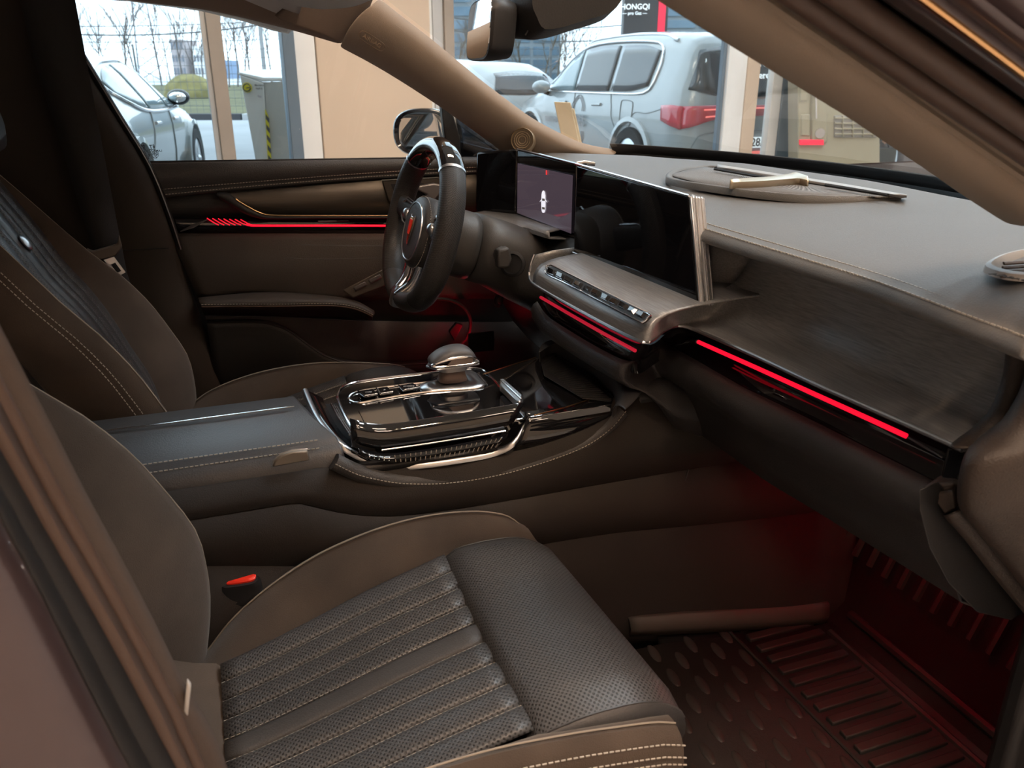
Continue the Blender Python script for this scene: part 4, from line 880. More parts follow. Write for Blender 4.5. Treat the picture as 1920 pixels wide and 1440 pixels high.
rows = [[] for _ in range(7)]
for i_, p in enumerate(chline):
    t = min(1, max(0, (i_/5-8.6)/3.2)); t = t*t*(3-2*t)
    for k in range(7):
        a, b = pc_[k], pp_[k]; ctr = p+V((a[0], 0, a[1])); 
        # in the dip the shelf keeps its own front plane, so the crest runs straight over it
        rows[k].append(p+V((lerp(a[0], b[0], t), 0, lerp(a[1], b[1], t))))
R14 = [crk([r[i_] for r in rows], 2) for i_ in range(NC)]
rows = [[R14[i_][k] for i_ in range(NC)] for k in range(13)]
for k in range(5, 13):           # crest rows: even out the wave of the dip
    for _ in range(10): rows[k] = [rows[k][0]]+[(a+b*2+c)/4 for a, b, c in zip(rows[k], rows[k][1:], rows[k][2:])]+[rows[k][-1]]
MB().grid(rows).build('trim_panel', 'brushed', DB, solid=.003, sharp=0)
MB().tube([p+V((-.0012, 0, .0008)) for p in cr(ch, 120)], .0026, 8).build('chrome_line', 'satin_chrome', DB)
LE = cr([left_[0], left_[1], left_[2], CH[0]], 10)
MB().grid([LE, [p+V((.03, -.004, .006)) for p in LE], [p+V((.10, -.004, .010)) for p in LE]]).build('trim_end', 'brushed', DB, solid=.003)
RE = crk([V((.655, -.135, 0)), V((.68, -.160, 0)), V((.695, -.185, 0)), V((.70, -.22, 0)), V((.70, -.27, 0))], 4)
MB().grid([[V((p.x+dx_, p.y, z_)) for p in RE] for z_, dx_ in ((.86, -.012), (.875, -.004), (.90, 0), (.955, 0))]).build('recess_end', 'brushed', DB, solid=.002, sharp=0)
# gloss panel below the chrome line with the red light line
ps = [min(1, max(0, (i_/5-9.0)/3.0)) for i_ in range(NC)]
g0 = [p+V((.004, 0, -.003)) for p in chline]
g1 = [p.lerp(q_, .42)+V((lerp(.016, .034, s_), 0, 0)) for p, q_, s_ in zip(chline, padl, ps)]
g15 = [p.lerp(q_, .78)+V((lerp(.012, .026, s_), 0, -.004)) for p, q_, s_ in zip(chline, padl, ps)]
g2 = [p+V((.004, 0, .001)) for p in padl]
MB().grid([g0, g1, g15, g2, [p+V((.012, 0, -.02)) for p in padl]]).build('gloss_panel', 'gloss_black', DB, sharp=0)
rl = cr([at(*p, z=.805) for p in [(1018, 557), (1075, 590), (1135, 624), (1196, 657)]], 20)
MB().tube([p+V((-.004, 0, 0)) for p in rl], .0026, 8).build('light_line', 'red_strip_dim', DB, label='dim red light line under the buttons')
rl = cr([at(*p, z=.81) for p in [(1316, 640), (1420, 686), (1520, 731), (1620, 776), (1708, 816)]], 30)
MB().tube([p+V((-.006, 0, 0)) for p in rl], .0029, 8).build('light_line', 'red_strip', DB, label='bright red light line on the passenger side')
MB().tube([rl[-1]+V((-.006, -.002, -.0005)), rl[-1]+V((-.004, -.045, -.004))], .0012, 6).build('light_line_tip', 'satin_chrome', DB)
MB().ball(rl[0]+V((-.006, .001, 0)), .0034, 8).build('light_line_cap', 'satin_chrome', DB)
# soft lower pad and glove box
lpP = [(0, 0), (-.010, -.005), (-.016, -.016), (-.015, -.030), (-.004, -.046), (.014, -.062), (.03, -.10), (.055, -.145), (.11, -.175), (.30, -.185)]
lpC = [(0, 0), (-.008, -.005), (-.012, -.014), (-.010, -.026), (.004, -.036), (.03, -.044), (.055, -.048), (.08, -.05), (.10, -.052), (.12, -.054)]
lps = [min(1, max(0, (i_/5-5.0)/4.5)) for i_ in range(NC)]; lps = [a*a*(3-2*a) for a in lps]
rows = [[p+V((lerp(c[0], a[0], s_), 0, lerp(c[1], a[1], s_))) for p, s_ in zip(padl, lps)] for a, c in zip(lpP, lpC)]
for k in range(4, 10):
    for _ in range(3): rows[k] = [rows[k][0]]+[(a+b*2+c)/4 for a, b, c in zip(rows[k], rows[k][1:], rows[k][2:])]+[rows[k][-1]]
MB().grid(rows).build('lower_pad', 'dash_lower', DB, sharp=0, solid=.003)
MB().add([r[-1]+V((.004, .003, 0)) for r in rows]+[padl[-1]+V((.25, 0, 0))], [list(range(11))]).build('lower_pad_end', 'black_plastic', DB, solid=.003)
gl = [at(*p, x=.66) for p in [(1352, 770), (1400, 780), (1425, 820), (1385, 808)]]
hx = [p+V((-.012, 0, 0)) for p in gl]
gb = slab(hx, (.012, 0, 0), 'glovebox_handle', 'black_plastic', DB, .004)
MB().tube([hx[0], hx[3], hx[2], at(1465, 845, x=.655)], .001, 6).build('handle_edge', 'seal_brown', gb)
# passenger end cap: leather end roll, black joint, side panel by the open door
A = [at(*p, y=-.60) for p in [(1884, 640), (1880, 690), (1868, 735), (1845, 778), (1815, 808), (1790, 826), (1782, 834)]]
B = [at(*p, y=-.625) for p in [(1915, 640), (1910, 700), (1898, 745), (1878, 785), (1850, 815), (1822, 836), (1795, 842)]]
A, B = cr(A, 20), cr(B, 20)
MB().grid([[a+V((.05, .015, 0)) for a in A], A, [a.lerp(b, .5)+V((-.008, -.002, .002)) for a, b in zip(A, B)], B, [b+V((.05, -.012, 0)) for b in B]]).build('end_roll', 'end_leather' if 'end_leather' in MAT else mat('end_leather', (.032, .024, .020), .5, bump=.4, bscale=500), DB, sub=1, solid=.003)
tcap = [at(1874, 628, y=-.61), at(1892, 608, y=-.625), at(1930, 585, y=-.64), at(1960, 600, y=-.65), at(1930, 640, y=-.64), at(1890, 640, y=-.615)]
slab(tcap, (.03, .0, .004), 'pad_end', 'end_leather', DB, .006, 3)
# side panel of the dash end, a large leather volume
P0 = [at(*p, y=-.655) for p in [(1935, 640), (1925, 700), (1912, 745), (1880, 800), (1845, 832), (1815, 850), (1800, 880), (1792, 930), (1795, 955), (1830, 1000), (1880, 1060), (1940, 1135), (2010, 1220)]]
P0 = cr(P0, 36)
MB().grid([[p+V((.06, .03, 0)) for p in P0], [p+V((.012, .012, 0)) for p in P0], [p+V((-.002, -.006, 0)) for p in P0], [p+V((.012, -.022, .004)) for p in P0], [p+V((.06, -.036, .01)) for p in P0], [p+V((.20, -.045, .02)) for p in P0]]).build('end_panel', 'end_leather', DB, sub=1, solid=.004)
slab([at(1775, 838, y=-.60), at(1820, 840, y=-.61), at(1800, 880, y=-.62), at(1795, 915, y=-.62), at(1762, 895, y=-.60)], (.03, .01, 0), 'gloss_end', 'gloss_black', DB, .003)
slab([at(1728, 918, y=-.60), at(1738, 908, y=-.605), at(1790, 906, y=-.625), at(1792, 915, y=-.625), at(1800, 950, y=-.63), at(1770, 965, y=-.625), at(1752, 950, y=-.61)], (.03, .012, 0), 'lower_end_roll', 'end_leather', DB, .006, 3)
slab([at(1745, 921, y=-.607), at(1788, 917, y=-.627), at(1796, 950, y=-.632), at(1772, 961, y=-.628)], (-.004, -.003, 0), 'end_insert', 'end_leather', DB, .003)
kp = cr([at(*p, y=-.63) for p in [(1760, 968), (1800, 1010), (1850, 1075), (1900, 1135), (1960, 1210)]], 14); kq = cr([at(*p, y=-.645) for p in [(1795, 955), (1835, 1003), (1885, 1065), (1935, 1125), (2000, 1200)]], 14)
MB().grid([[p+V((.03, .01, 0)) for p in kp], kp, [a.lerp(b, .5)+V((-.003, -.003, .001)) for a, b in zip(kp, kq)], kq, [p+V((.03, .005, 0)) for p in kq]]).build('kick_trim', 'end_leather', DB, sub=1, solid=.003)
# joint face between end cap and lower pad (dark)
MB().box((.90, -.645, .60), (.30, .03, .56)).build('end_bulkhead', 'black_plastic', DB, bevel=.01)
MB().box((1.24, 0, .62), (.10, 1.30, .60)).build('firewall', 'black_plastic', DB, bevel=.01)
slab([at(*p, y=-.622) for p in [(1722, 915), (1752, 952), (1800, 1010), (1850, 1075), (1905, 1142), (1895, 1165), (1830, 1150), (1775, 1095), (1740, 1030), (1722, 960)]], (.03, .006, 0), 'kick_panel', 'black_plastic', DB, .003)
# AIRBAG and star vent at the passenger corner
vz = .9865
vc = at(1905, 505, z=vz); fr0 = [at(*p, z=vz) for p in [(1843, 508), (1868, 491), (1905, 480), (1950, 474), (2010, 478), (2010, 520), (1955, 528), (1900, 527), (1862, 519)]]
fr0 = cr(fr0, 40, True); ctr = sum(fr0, V())/40
sv = thing('side_vent', 'silver framed corner demister vent marked airbag on the dashboard end', 'vent', ctr)
MB().loft([fr0, [p.lerp(ctr, .02)+V((0, 0, .006)) for p in fr0], [p.lerp(ctr, .12)+V((0, 0, .007)) for p in fr0], [p.lerp(ctr, .24)+V((0, 0, .002)) for p in fr0], [p.lerp(ctr, .26)+V((0, 0, -.012)) for p in fr0]], caps=False).build('frame', 'dash_light' if 'dash_light' in MAT else mat('dash_light', (.32, .31, .30), .4), sv)
MB().add([p.lerp(ctr, .25)+V((0, 0, -.008)) for p in fr0], [list(range(40))]).build('duct', 'black_plastic', sv, solid=.01)
for k, yy in enumerate((493, 501, 509, 517)):
    MB().tube([at(1882-k*2, yy+1, z=vz+.003), at(1995, yy-6, z=vz+.003)], .002, 6, sx=1, sy=.6).build('slat', 'seal_brown', sv)
text('AIRBAG', .0095, at(1893, 520, z=vz+.0095), at(1910, 523, z=vz)-at(1875, 516, z=vz), (1, -.6, .0), 'print_dark', 'lettering', sv, .0003)
# speaker grille in the middle of the dash top
gz = .9915
out = cr([at(*p, z=gz) for p in [(1248, 333), (1262, 321), (1300, 314), (1335, 312), (1440, 330), (1560, 349), (1690, 368), (1650, 372), (1560, 372), (1480, 368), (1400, 360), (1320, 349), (1270, 341)]], 60, True)
ctr = sum(out, V())/60
sg = thing('dash_speaker', 'oval perforated speaker grille set in the dashboard top', 'speaker', ctr)
MB().loft([[p+V((0, 0, -.008)) for p in out], [p+V((0, 0, .002)) for p in out], [p.lerp(ctr, .03)+V((0, 0, .0035)) for p in out], [p.lerp(ctr, .07)+V((0, 0, .0025)) for p in out], [p.lerp(ctr, .08)+V((0, 0, .0005)) for p in out]], caps=False).build('frame', 'dash_skin', sg, sharp=0)
rw = [[p.lerp(ctr, f)+V((0, 0, .0005+.002*(f-.09))) for p in out] for f in (.095, .4, .7, .97)]
gm = MB(); xs_ = 30
top_c = cr([at(*p, z=gz+.002) for p in [(1262, 327), (1300, 317), (1335, 315), (1440, 333), (1560, 352), (1676, 369)]], xs_); bot_c = cr([at(*p, z=gz+.002) for p in [(1262, 331), (1320, 345), (1400, 357), (1480, 365), (1560, 369), (1676, 370)]], xs_)
gm.grid([[a.lerp(b, t) for a, b in zip(top_c, bot_c)] for t in (0, .33, .66, 1)]); gm.build('mesh', 'grille_mesh', sg, solid=.002)
for (a, b) in (((1340, 317), (1445, 335)), ((1548, 347), (1665, 366))):
    MB().tube([at(*a, z=gz+.008), at(*b, z=gz+.008)], .0025, 6).build('slot', 'black_plastic', sg)
MB().grid([cr([at(*p, z=gz+.004) for p in [(1345, 309), (1450, 325), (1560, 342), (1700, 366)]], 16), cr([at(*p, z=gz+.007) for p in [(1345, 313), (1450, 329), (1560, 346), (1700, 369)]], 16), cr([at(*p, z=gz+.004) for p in [(1345, 316), (1450, 333), (1560, 350), (1690, 371)]], 16)]).build('rear_lip', 'dash_light', sg, solid=.002)
# sculpted metallic wing lying over the grille
wa = cr([at(*p, z=gz+.012) for p in [(1369, 341), (1400, 336), (1440, 333), (1478, 327), (1490, 324), (1500, 326), (1512, 331)]], 24)
wb_ = cr([at(*p, z=gz+.012) for p in [(1369, 342), (1400, 341), (1440, 339), (1478, 336), (1495, 335), (1505, 336), (1516, 338)]], 24)
tag(MB().grid([wa, [a.lerp(b, .5)+V((0, 0, .003)) for a, b in zip(wa, wb_)], wb_, [p+V((0, 0, -.01)) for p in wb_]]).build('accent_wing', 'satin_gold' if 'satin_gold' in MAT else mat('satin_gold', (.68, .58, .44), .3, .9), solid=.002), 'slim champagne metal wing lying across the dash speaker grille', 'ornament')
# ================================================================== instrument display
t0, t1, t2 = at(893, 286, y=.585), at(970, 280, y=.50), at(1080, 308, x=.63)
b0, b1, b2 = at(890, 402, y=.585), at(967, 412, y=.50), at(1078, 449, x=.625)
ID = thing('instrument_display', 'black bent instrument display behind the steering wheel, partly lit', 'display', (b1+b2)/2)
def lean(a, b, k): return a.lerp(b, k)
n1 = V((-1, -.1, .1)).normalized()
bk = V((.012, .006, .001))
MB().add([b0, b1, t1, t0, b0+bk, b1+bk, t1+bk, t0+bk], [[0, 1, 2, 3], [4, 5, 6, 7], [0, 1, 5, 4], [2, 3, 7, 6], [0, 3, 7, 4], [1, 2, 6, 5]]).build('side_panel', 'screen_glass', ID, bevel=.004)
MB().add([b1, b2, t2, t1, b1+bk, b2+bk, t2+bk, t1+bk], [[0, 1, 2, 3], [4, 5, 6, 7], [0, 1, 5, 4], [2, 3, 7, 6], [0, 3, 7, 4], [1, 2, 6, 5]]).build('main_panel', 'screen_glass', ID, bevel=.003)
nm = (b2-b1).cross(t1-b1).normalized(); nm = nm if nm.x < 0 else -nm
def ip(px, py, off): return onplane(px, py, b1+nm*off, nm)
sc = slab([ip(971, 306, .0025), ip(1074, 329, .0025), ip(1071, 438, .0025), ip(970, 399, .0025)], nm*.0006, 'lit_screen', 'display_on', ID, 0)
ic = cr([ip(*p, .0042) for p in [(1016, 362), (1019, 357), (1022, 362), (1023, 380), (1022, 396), (1019, 399), (1016, 396), (1015, 380)]], 24, True)
MB().prism(ic, nm*.0003).build('car_icon', 'icon_white', ID)
for yy in (372, 388): slab([ip(1016.4, yy, .005), ip(1021.6, yy+.6, .005), ip(1021.6, yy+5, .005), ip(1016.4, yy+4.4, .005)], nm*.0002, 'icon_window', 'print_grey', ID, 0)
MB().tube([ip(1014.5, 375, .005), ip(1012.5, 378, .005)], .0006, 5).build('icon_mirror', 'icon_white', ID); MB().tube([ip(1023, 375, .005), ip(1026, 379, .005)], .0006, 5).build('icon_mirror', 'icon_white', ID)
slab([ip(1023.6, 319, .005), ip(1026, 319.4, .005), ip(1026, 328, .005), ip(1023.6, 327.6, .005)], nm*.0003, 'warning_mark', 'icon_red', ID, 0)
MB().tube(cr([t1+V((0, 0, .001)), t2+V((0, 0, .001))], 4), .0014, 6).build('top_edge', 'satin_chrome', ID)
# ledge below the instrument display
A = cr([at(*p, z=.880) for p in [(880, 401), (920, 406), (968, 414), (1000, 425), (1030, 435)]], 20); B = cr([at(*p, z=.876) for p in [(876, 408), (902, 417), (928, 428), (982, 427), (1000, 432), (1030, 441)]], 20)
tag(MB().grid([[p+V((.06, .03, .0)) for p in A], A, B, [p+V((.0, 0, -.006)) for p in B], [p+V((.05, 0, -.012)) for p in B]]).build('cluster_shelf', 'brushed', solid=.003), 'brushed metal shelf under the instrument display', 'trim shelf')
# ================================================================== centre screen
BL, BR = at(1075, 472, z=.872), at(1309, 570, z=.872)
up_ = V((.10, 0, 1)).normalized(); sn = (BR-BL).cross(up_).normalized(); sn = sn if sn.x < 0 else -sn
def cs(px, py, off=0.0): return onplane(px, py, BL+sn*off, sn)
SCR = thing('centre_screen', 'large dark centre touchscreen with bright crystal right edge', 'display', (BL+BR)/2)
quad = [cs(1075, 472), cs(1309, 570), cs(1291, 369), cs(1081, 309)]
slab(quad, -sn*.016, 'glass', 'screen_glass', SCR, .003, 3)
MB().tube([cs(1074, 473, .001), cs(1200, 526, .001), cs(1309, 571, .001)], .0013, 6).build('bottom_edge', 'satin_chrome', SCR)
MB().tube([cs(1080, 307, .0), cs(1190, 338, 0), cs(1292, 367, .0)], .0019, 6).build('top_edge', 'chrome', SCR)
# crystal side edge: bundle of facets
e0, e1 = cs(1309, 571), cs(1291, 367); dp = -sn*.022; rt = (BR-BL).normalized()*.0022
cry = slab([e0, e0+dp*1.0+rt, e1+dp*1.0+rt, e1], rt*2.2, 'crystal_edge', 'satin_chrome', SCR, .002, 2)
for k in range(5):
    f = .10+k*.2; MB().tube([e0+dp*f+rt*2.6, e0.lerp(e1, .5)+dp*f+rt*2.9, e1+dp*f+rt*2.6], .0013, 6).build('crystal_rib', 'chrome' if k % 2 else 'crystal', SCR)
MB().tube([cs(1081, 308)+V((.0, 0, .001)), cs(1081, 308)+V((.015, .0, .002)), cs(1081, 308)+V((.03, -.01, .0))], [.003, .004, .003], 8).build('corner_knob', 'chrome', SCR)
bs = (quad[0]+quad[1])/2; MB().box(bs+V((.03, 0, .0)), (.03, .20, .03)).build('foot', 'black_plastic', SCR, bevel=.004)
slab([at(1296, 372, z=.975), at(1317, 384, z=.975), at(1314, 392, z=.975), at(1300, 398, z=.975)], (0, 0, .008), 'back_bracket', 'dash_light', SCR, .002)
# ================================================================== button bar of faceted keys
fc = lambda px, py, z=.860: at(px, py, z=z)
nb = V((-.62, 0, .78))
o1 = [(1022, 507), (1025, 499), (1034, 498), (1060, 510), (1130, 545), (1200, 580), (1217, 588), (1219, 595), (1208, 602), (1200, 603), (1130, 567), (1060, 531), (1028, 516)]
bo = at(1120, 549, z=.8605)+nb*.0045
def bpnt(px, py, off=0.0): return onplane(px, py, bo+nb*off, nb)
BB = thing('button_bar', 'chrome framed row of faceted black glass keys below the screen', 'control panel', bo)
ring = cr([bpnt(*p, .002) for p in o1], 60, True)
MB().tube(ring, .0016, 8, closed=True).build('frame', 'chrome', BB)
MB().prism([p+nb*.0006-V(nb)*.004 for p in ring], nb*.004).build('tray', 'black_plastic', BB)
for k in range(11):
    f0, f1 = (k+.06)/11, (k+.97)/11
    T0, T1 = (1028, 501), (1216, 590); B0_, B1_ = (1024, 512), (1206, 600)
    q4 = [bpnt(lerp(T0[0], T1[0], f0), lerp(T0[1], T1[1], f0), .0012), bpnt(lerp(T0[0], T1[0], f1), lerp(T0[1], T1[1], f1), .0012), bpnt(lerp(B0_[0], B1_[0], f1), lerp(B0_[1], B1_[1], f1), .0012), bpnt(lerp(B0_[0], B1_[0], f0), lerp(B0_[1], B1_[1], f0), .0012)]
    c4 = sum(q4, V())/4; rn = random.Random(k); a = rn.uniform(.25, .45)
    tp = [p.lerp(c4, .42)+nb*(.0045+rn.uniform(-.0012, .0018)) for p in q4]
    MB().add(q4+tp, [[0, 1, 5, 4], [1, 2, 6, 5], [2, 3, 7, 6], [3, 0, 4, 7], [4, 5, 6, 7]]).build('key', 'gloss_black', BB, sharp=5)
# ================================================================== knee panel and steering column
KN = thing('knee_panel', 'black knee panel under the steering column', 'trim panel', (.6, .4, .4))
rows = [[V((x, y, z)) for y in (.165, .25, .4, .55, .66)] for x, z in ((.66, .885), (.60, .86), (.585, .80), (.60, .70), (.64, .60), (.72, .52), (.80, .50))]
MB().grid(rows).build('panel', 'black_plastic', KN, sub=1, solid=.006)
MB().lathe([(.017, 0), (.017, .004), (.013, .005), (.013, .002)], at(936, 563, x=.585), (-1, -.2, .3), 20).build('socket_ring', 'dark_trim', KN)
MB().ball(at(938, 564, x=.578), (.007, .006, .008), 10).build('socket_plug', 'seal_brown', KN)
MB().box(at(905, 630, x=.70), (.03, .05, .012)).build('hood_release', 'dark_trim', KN, bevel=.003)
MB().box(at(988, 619, x=.72), (.006, .055, .012)).build('pedal_lamp', 'red_strip_dim', KN, bevel=.002)
# ================================================================== footwell
FW = [V((.60, 0, .29)), V((.78, 0, .29)), V((.87, 0, .293)), V((.915, 0, .32)), V((.96, 0, .42)), V((1.01, 0, .56)), V((1.05, 0, .70))]
rows = [[V((p.x, y, p.z-.004)) for y in (-.70, -.5, -.3, -.14)] for p in cr(FW, 14)]
struct(MB().grid(rows).build('floor_toeboard', 'carpet', solid=.02), 'dark carpeted passenger toe board')
rows = [[V((p.x, y, p.z-.004)) for y in (.14, .3, .5, .70)] for p in cr(FW, 14)]
struct(MB().grid(rows).build('floor_toeboard_driver', 'carpet', solid=.02), 'dark carpeted driver toe board')
# ================================================================== centre console
ZC = .69
CN = thing('centre_console', 'black centre console with leather sides between the front seats', 'centre console', (.15, 0, .25))
# tunnel side: rows from the rolled leather edge down to the floor
roll = [(330, 918), (480, 893), (625, 866), (640, 862), (665, 880), (700, 893), (760, 903), (850, 900), (960, 880), (1080, 840), (1140, 803), (1172, 768)]
s1 = [(300, 950), (340, 945), (480, 928), (560, 943), (650, 963), (740, 967), (850, 955), (1000, 930), (1140, 905), (1290, 880), (1400, 862), (1560, 835)]
s2 = [(300, 1060), (500, 1060), (700, 1060), (900, 1040), (1058, 1013), (1180, 995), (1258, 985), (1400, 962), (1560, 935), (1640, 920)]
s3 = [(300, 1210), (600, 1200), (900, 1190), (1190, 1160), (1300, 1152), (1440, 1143), (1555, 1133), (1640, 1120)]
yR, y1, y2, y3 = -.125, -.135, -.142, -.150
R0 = cr([at(*p, y=yR) for p in roll], 60)
def xs_curve(pix, y, X):
    c = cr([at(*p, y=y) for p in pix], 120); out = []
    for x in X:
        j = min(range(119), key=lambda i: abs((c[i].x+c[i+1].x)/2-x)); a, b = c[j], c[j+1]; d = b.x-a.x
        t = 0 if abs(d) < 1e-9 else max(-1, min(2, (x-a.x)/d)); out.append(V((x, y, lerp(a.z, b.z, t))))
    return out
X = [-.30+i*(1.30/79) for i in range(80)]
def zR(x): 
    if x < .10: return .662
    if x < .17: return lerp(.662, .648, (x-.10)/.07)
    if x < .36: return .648
    if x < .53: return lerp(.648, .698, ((x-.36)/.17)**1.3)
    return .700
r0 = [V((x, yR+.004, zR(x))) for x in X]; r1 = xs_curve(s1, y1, X); r2 = xs_curve(s2, y2, X); r3 = xs_curve(s3, y3, X)
for a, b in zip(r0, r1):
    b.z = min(b.z, a.z-.03)
for p, q_ in zip(r2, r3):
    k_ = min(1, max(0, (q_.x-.50)/.42)); k_ = k_*k_*(3-2*k_)
    q_.y -= .082*k_; q_.z = .335; p.y -= .03*k_
up_panel = MB().grid([[p+V((0, .03, .004)) for p in r0], [p+V((0, .004, .003)) for p in r0], [a.lerp(b, .5)+V((0, -.003, 0)) for a, b in zip(r0, r1)], [p+V((0, 0, .0015)) for p in r1], [p+V((0, .006, -.001)) for p in r1]]).build('side_panel', 'tunnel_panel', CN, solid=.003, sharp=0)
MB().grid([[p+V((0, .006, -.001)) for p in r1], [p+V((0, -.001, -.002)) for p in r1], [a.lerp(b, .5)+V((0, -.004, 0)) for a, b in zip(r1, r2)], [p+V((0, 0, .0015)) for p in r2], [p+V((0, .006, -.001)) for p in r2]]).build('side_panel', 'tunnel_panel', CN, solid=.003, sharp=0)
MB().grid([[p+V((0, .006, -.001)) for p in r2], [p+V((0, -.001, -.002)) for p in r2], [a.lerp(b, .5)+V((0, -.004, 0)) for a, b in zip(r2, r3)], r3, [V((p.x, p.y-.004, .285)) for p in r3]]).build('tunnel_carpet', 'carpet_side' if 'carpet_side' in MAT else mat('carpet_side', (.03, .026, .024), .95, bump=.5, bscale=1200, spec=.1), CN, solid=.003, sharp=0)
jv = [at(1290, 880, y=-.137), at(1278, 915, y=-.139), at(1255, 985, y=-.143)]
MB().tube([p+V((0, -.0015, 0)) for p in jv], .0013, 6).build('panel_joint', 'black_plastic', CN)
MB().grid([[V((x, .13, zR(x))) for x in X], [V((x, .145, .5)) for x in X], [V((x, .15, .285)) for x in X]]).build('driver_side_panel', 'tunnel_panel', CN, solid=.003)
MB().grid([[V((x, -.12, .655)) for x in X[:40]], [V((x, .125, .655)) for x in X[:40]]]).build('inner_deck', 'black_plastic', CN, solid=.01)
# leather roll with stitching around the gear area
RL = [p for p in R0 if p.x > .10]; RL = cr([at(*p, y=-.128) for p in [(628, 866), (665, 884), (700, 894), (760, 903), (850, 901), (960, 881), (1080, 841), (1140, 804), (1172, 768)]], 50)
MB().tube([p+V((0, .010, -.004)) for p in RL], .012, 10, sx=1, sy=1).build('leather_roll', 'leather_soft', CN)
stitches([p+V((0, -.0015, -.002)) for p in RL], 'stitching', CN, step=.0052, ln=.0034, w=.0006, lift=(0, -.001, 0))
# armrest lid
AR = thing('armrest', 'grey leather armrest lid with slim chrome inlay on the console', 'armrest', (-.08, 0, .64))
f0, f1 = at(562, 734, z=ZC), at(622, 832, z=ZC-.006); bk0 = at(172, 790, z=ZC); 
Xa = [-.235+i*(.335/16) for i in range(17)]
def asec(x, k=1.0):
    yn = -.112; yf = .112; fr = .0
    fo = .012*max(0, (x-.06)/.04)
    return [V((x, yf, .648)), V((x, yf+.002, .672)), V((x, yf-.004, .686)), V((x, yf-.016, .692)), V((x, .0, .697)), V((x, yn+.03, .694)), V((x, yn+.010, .688)), V((x, yn, .676)), V((x, yn-.003, .66)), V((x, yn+.002, .646))]
rings = []
for i, x in enumerate(Xa):
    sec = asec(x); sec = [V((p.x+(.012 if p.y < 0 and i == 16 else 0)+.10*0, p.y, p.z)) for p in sec]
    rings.append(sec)
# slanted front face following the photograph's console split
for i, r in enumerate(rings):
    k = max(0, (i-12)/4); rings[i] = [V((p.x+k*.016*(-p.y/.11), p.y, p.z)) for p in r]
MB().loft(rings).build('lid', 'arm_leather' if 'arm_leather' in MAT else mat('arm_leather', (.046, .046, .049), .36, bump=.2, bscale=500, spec=.8), AR, bevel=.004, sharp=50)
inl = [at(195, 808, z=.6985), at(300, 795, z=.6995), at(430, 778, z=.700), at(552, 762, z=.6995)]
MB().tube(cr(inl, 20), [.0006]+[.0026]*18+[.0006], 6, sx=.5, sy=1, up=(0, 0, 1)).build('chrome_inlay', 'chrome', AR)
for yy, zz, st_ in ((-.0865, .6945, .006), (-.1015, .689, .006)): stitches([V((-.225+i*.032, yy, zz)) for i in range(11)], 'stitching', AR, step=st_, ln=.0042, w=.0008)
la = [at(*p, y=-.117) for p in [(510, 873), (514, 862), (528, 850), (548, 844), (576, 842), (580, 860)]]
lt = slab(la, (0, -.006, 0), 'release_latch', 'latch_grey' if 'latch_grey' in MAT else mat('latch_grey', (.24, .21, .18), .4, .5), AR, .002); MB().tube(la+[la[0]], .0011, 6).build('latch_rim', 'satin_chrome', lt)
MB().box((-.245, .06, .675), (.02, .08, .03)).build('hinge', 'dark_trim', AR, bevel=.004)
# satin ring around the gear area
ro = cr([at(*p, z=ZC) for p in [(566, 732), (572, 748), (588, 782), (612, 815)]]+[at(*p, z=.685) for p in [(640, 840)]]+[at(*p, z=.662) for p in [(680, 862)]]+[at(*p, z=.650) for p in [(735, 876), (780, 875), (850, 866), (925, 852)]]+[at(*p, z=.664) for p in [(965, 832)]]+[at(*p, z=.684) for p in [(990, 790)]], 60)
ri = [p+V((.008, .004, .001)) if p.x < .16 else p+V((0, .006, .004)) for p in ro]
GP = thing('gear_console', 'gloss black gear panel framed with chrome on the centre console', 'control panel', (.25, 0, .66))
MB().grid([[p+V((0, 0, -.004)) for p in ro], ro, [a.lerp(b, .5)+V((0, 0, .002)) for a, b in zip(ro, ri)], ri, [p+V((.002, .002, -.004)) for p in ri]]).build('satin_ring', 'satin_chrome', GP, sharp=0)
# platform
po = [(632, 742), (637, 758), (651, 787), (666, 808), (686, 818), (720, 821), (840, 805), (988, 785), (926, 712), (896, 690), (825, 697), (760, 704), (690, 713), (655, 720), (638, 730)]
PZ = .692
outl = [at(*p, z=PZ) for p in po]
pol = resample(cr(outl[:7], 24)+[outl[7], outl[8]]+cr(outl[8:]+[outl[0]], 24)[1:-1], 70, True)
cpl = sum(pol, V())/70
MB().loft([[p.lerp(cpl, .03)+V((0, 0, -.05)) for p in pol], [p.lerp(cpl, .02)+V((0, 0, -.008)) for p in pol], [p+V((0, 0, -.003)) for p in pol], [p.lerp(cpl, .015) for p in pol]]).build('platform', 'gloss_black', GP, sharp=30)
MB().tube(pol, .0023, 8, closed=True, sx=1, sy=1).build('platform_edge', 'chrome', GP)
# lid of the storage tray
def gp(px, py, off=.0): return at(px, py, z=PZ+off)
lid = [gp(672, 770, .0004), gp(925, 730, .0004), gp(955, 770, .0004), gp(952, 776, .0004), gp(840, 795, .0004), gp(720, 808, .0004), gp(696, 806, .0004), gp(685, 797, .0004)]
slab(lid, (0, 0, .0008), 'tray_lid', 'gloss_black', GP, .0004)
MB().tube([gp(758, 800, .002), gp(800, 794, .0025), gp(850, 786, .0025), gp(897, 779, .002)], [.0008, .0022, .0022, .0008], 6).build('lid_grip', 'satin_chrome', GP)
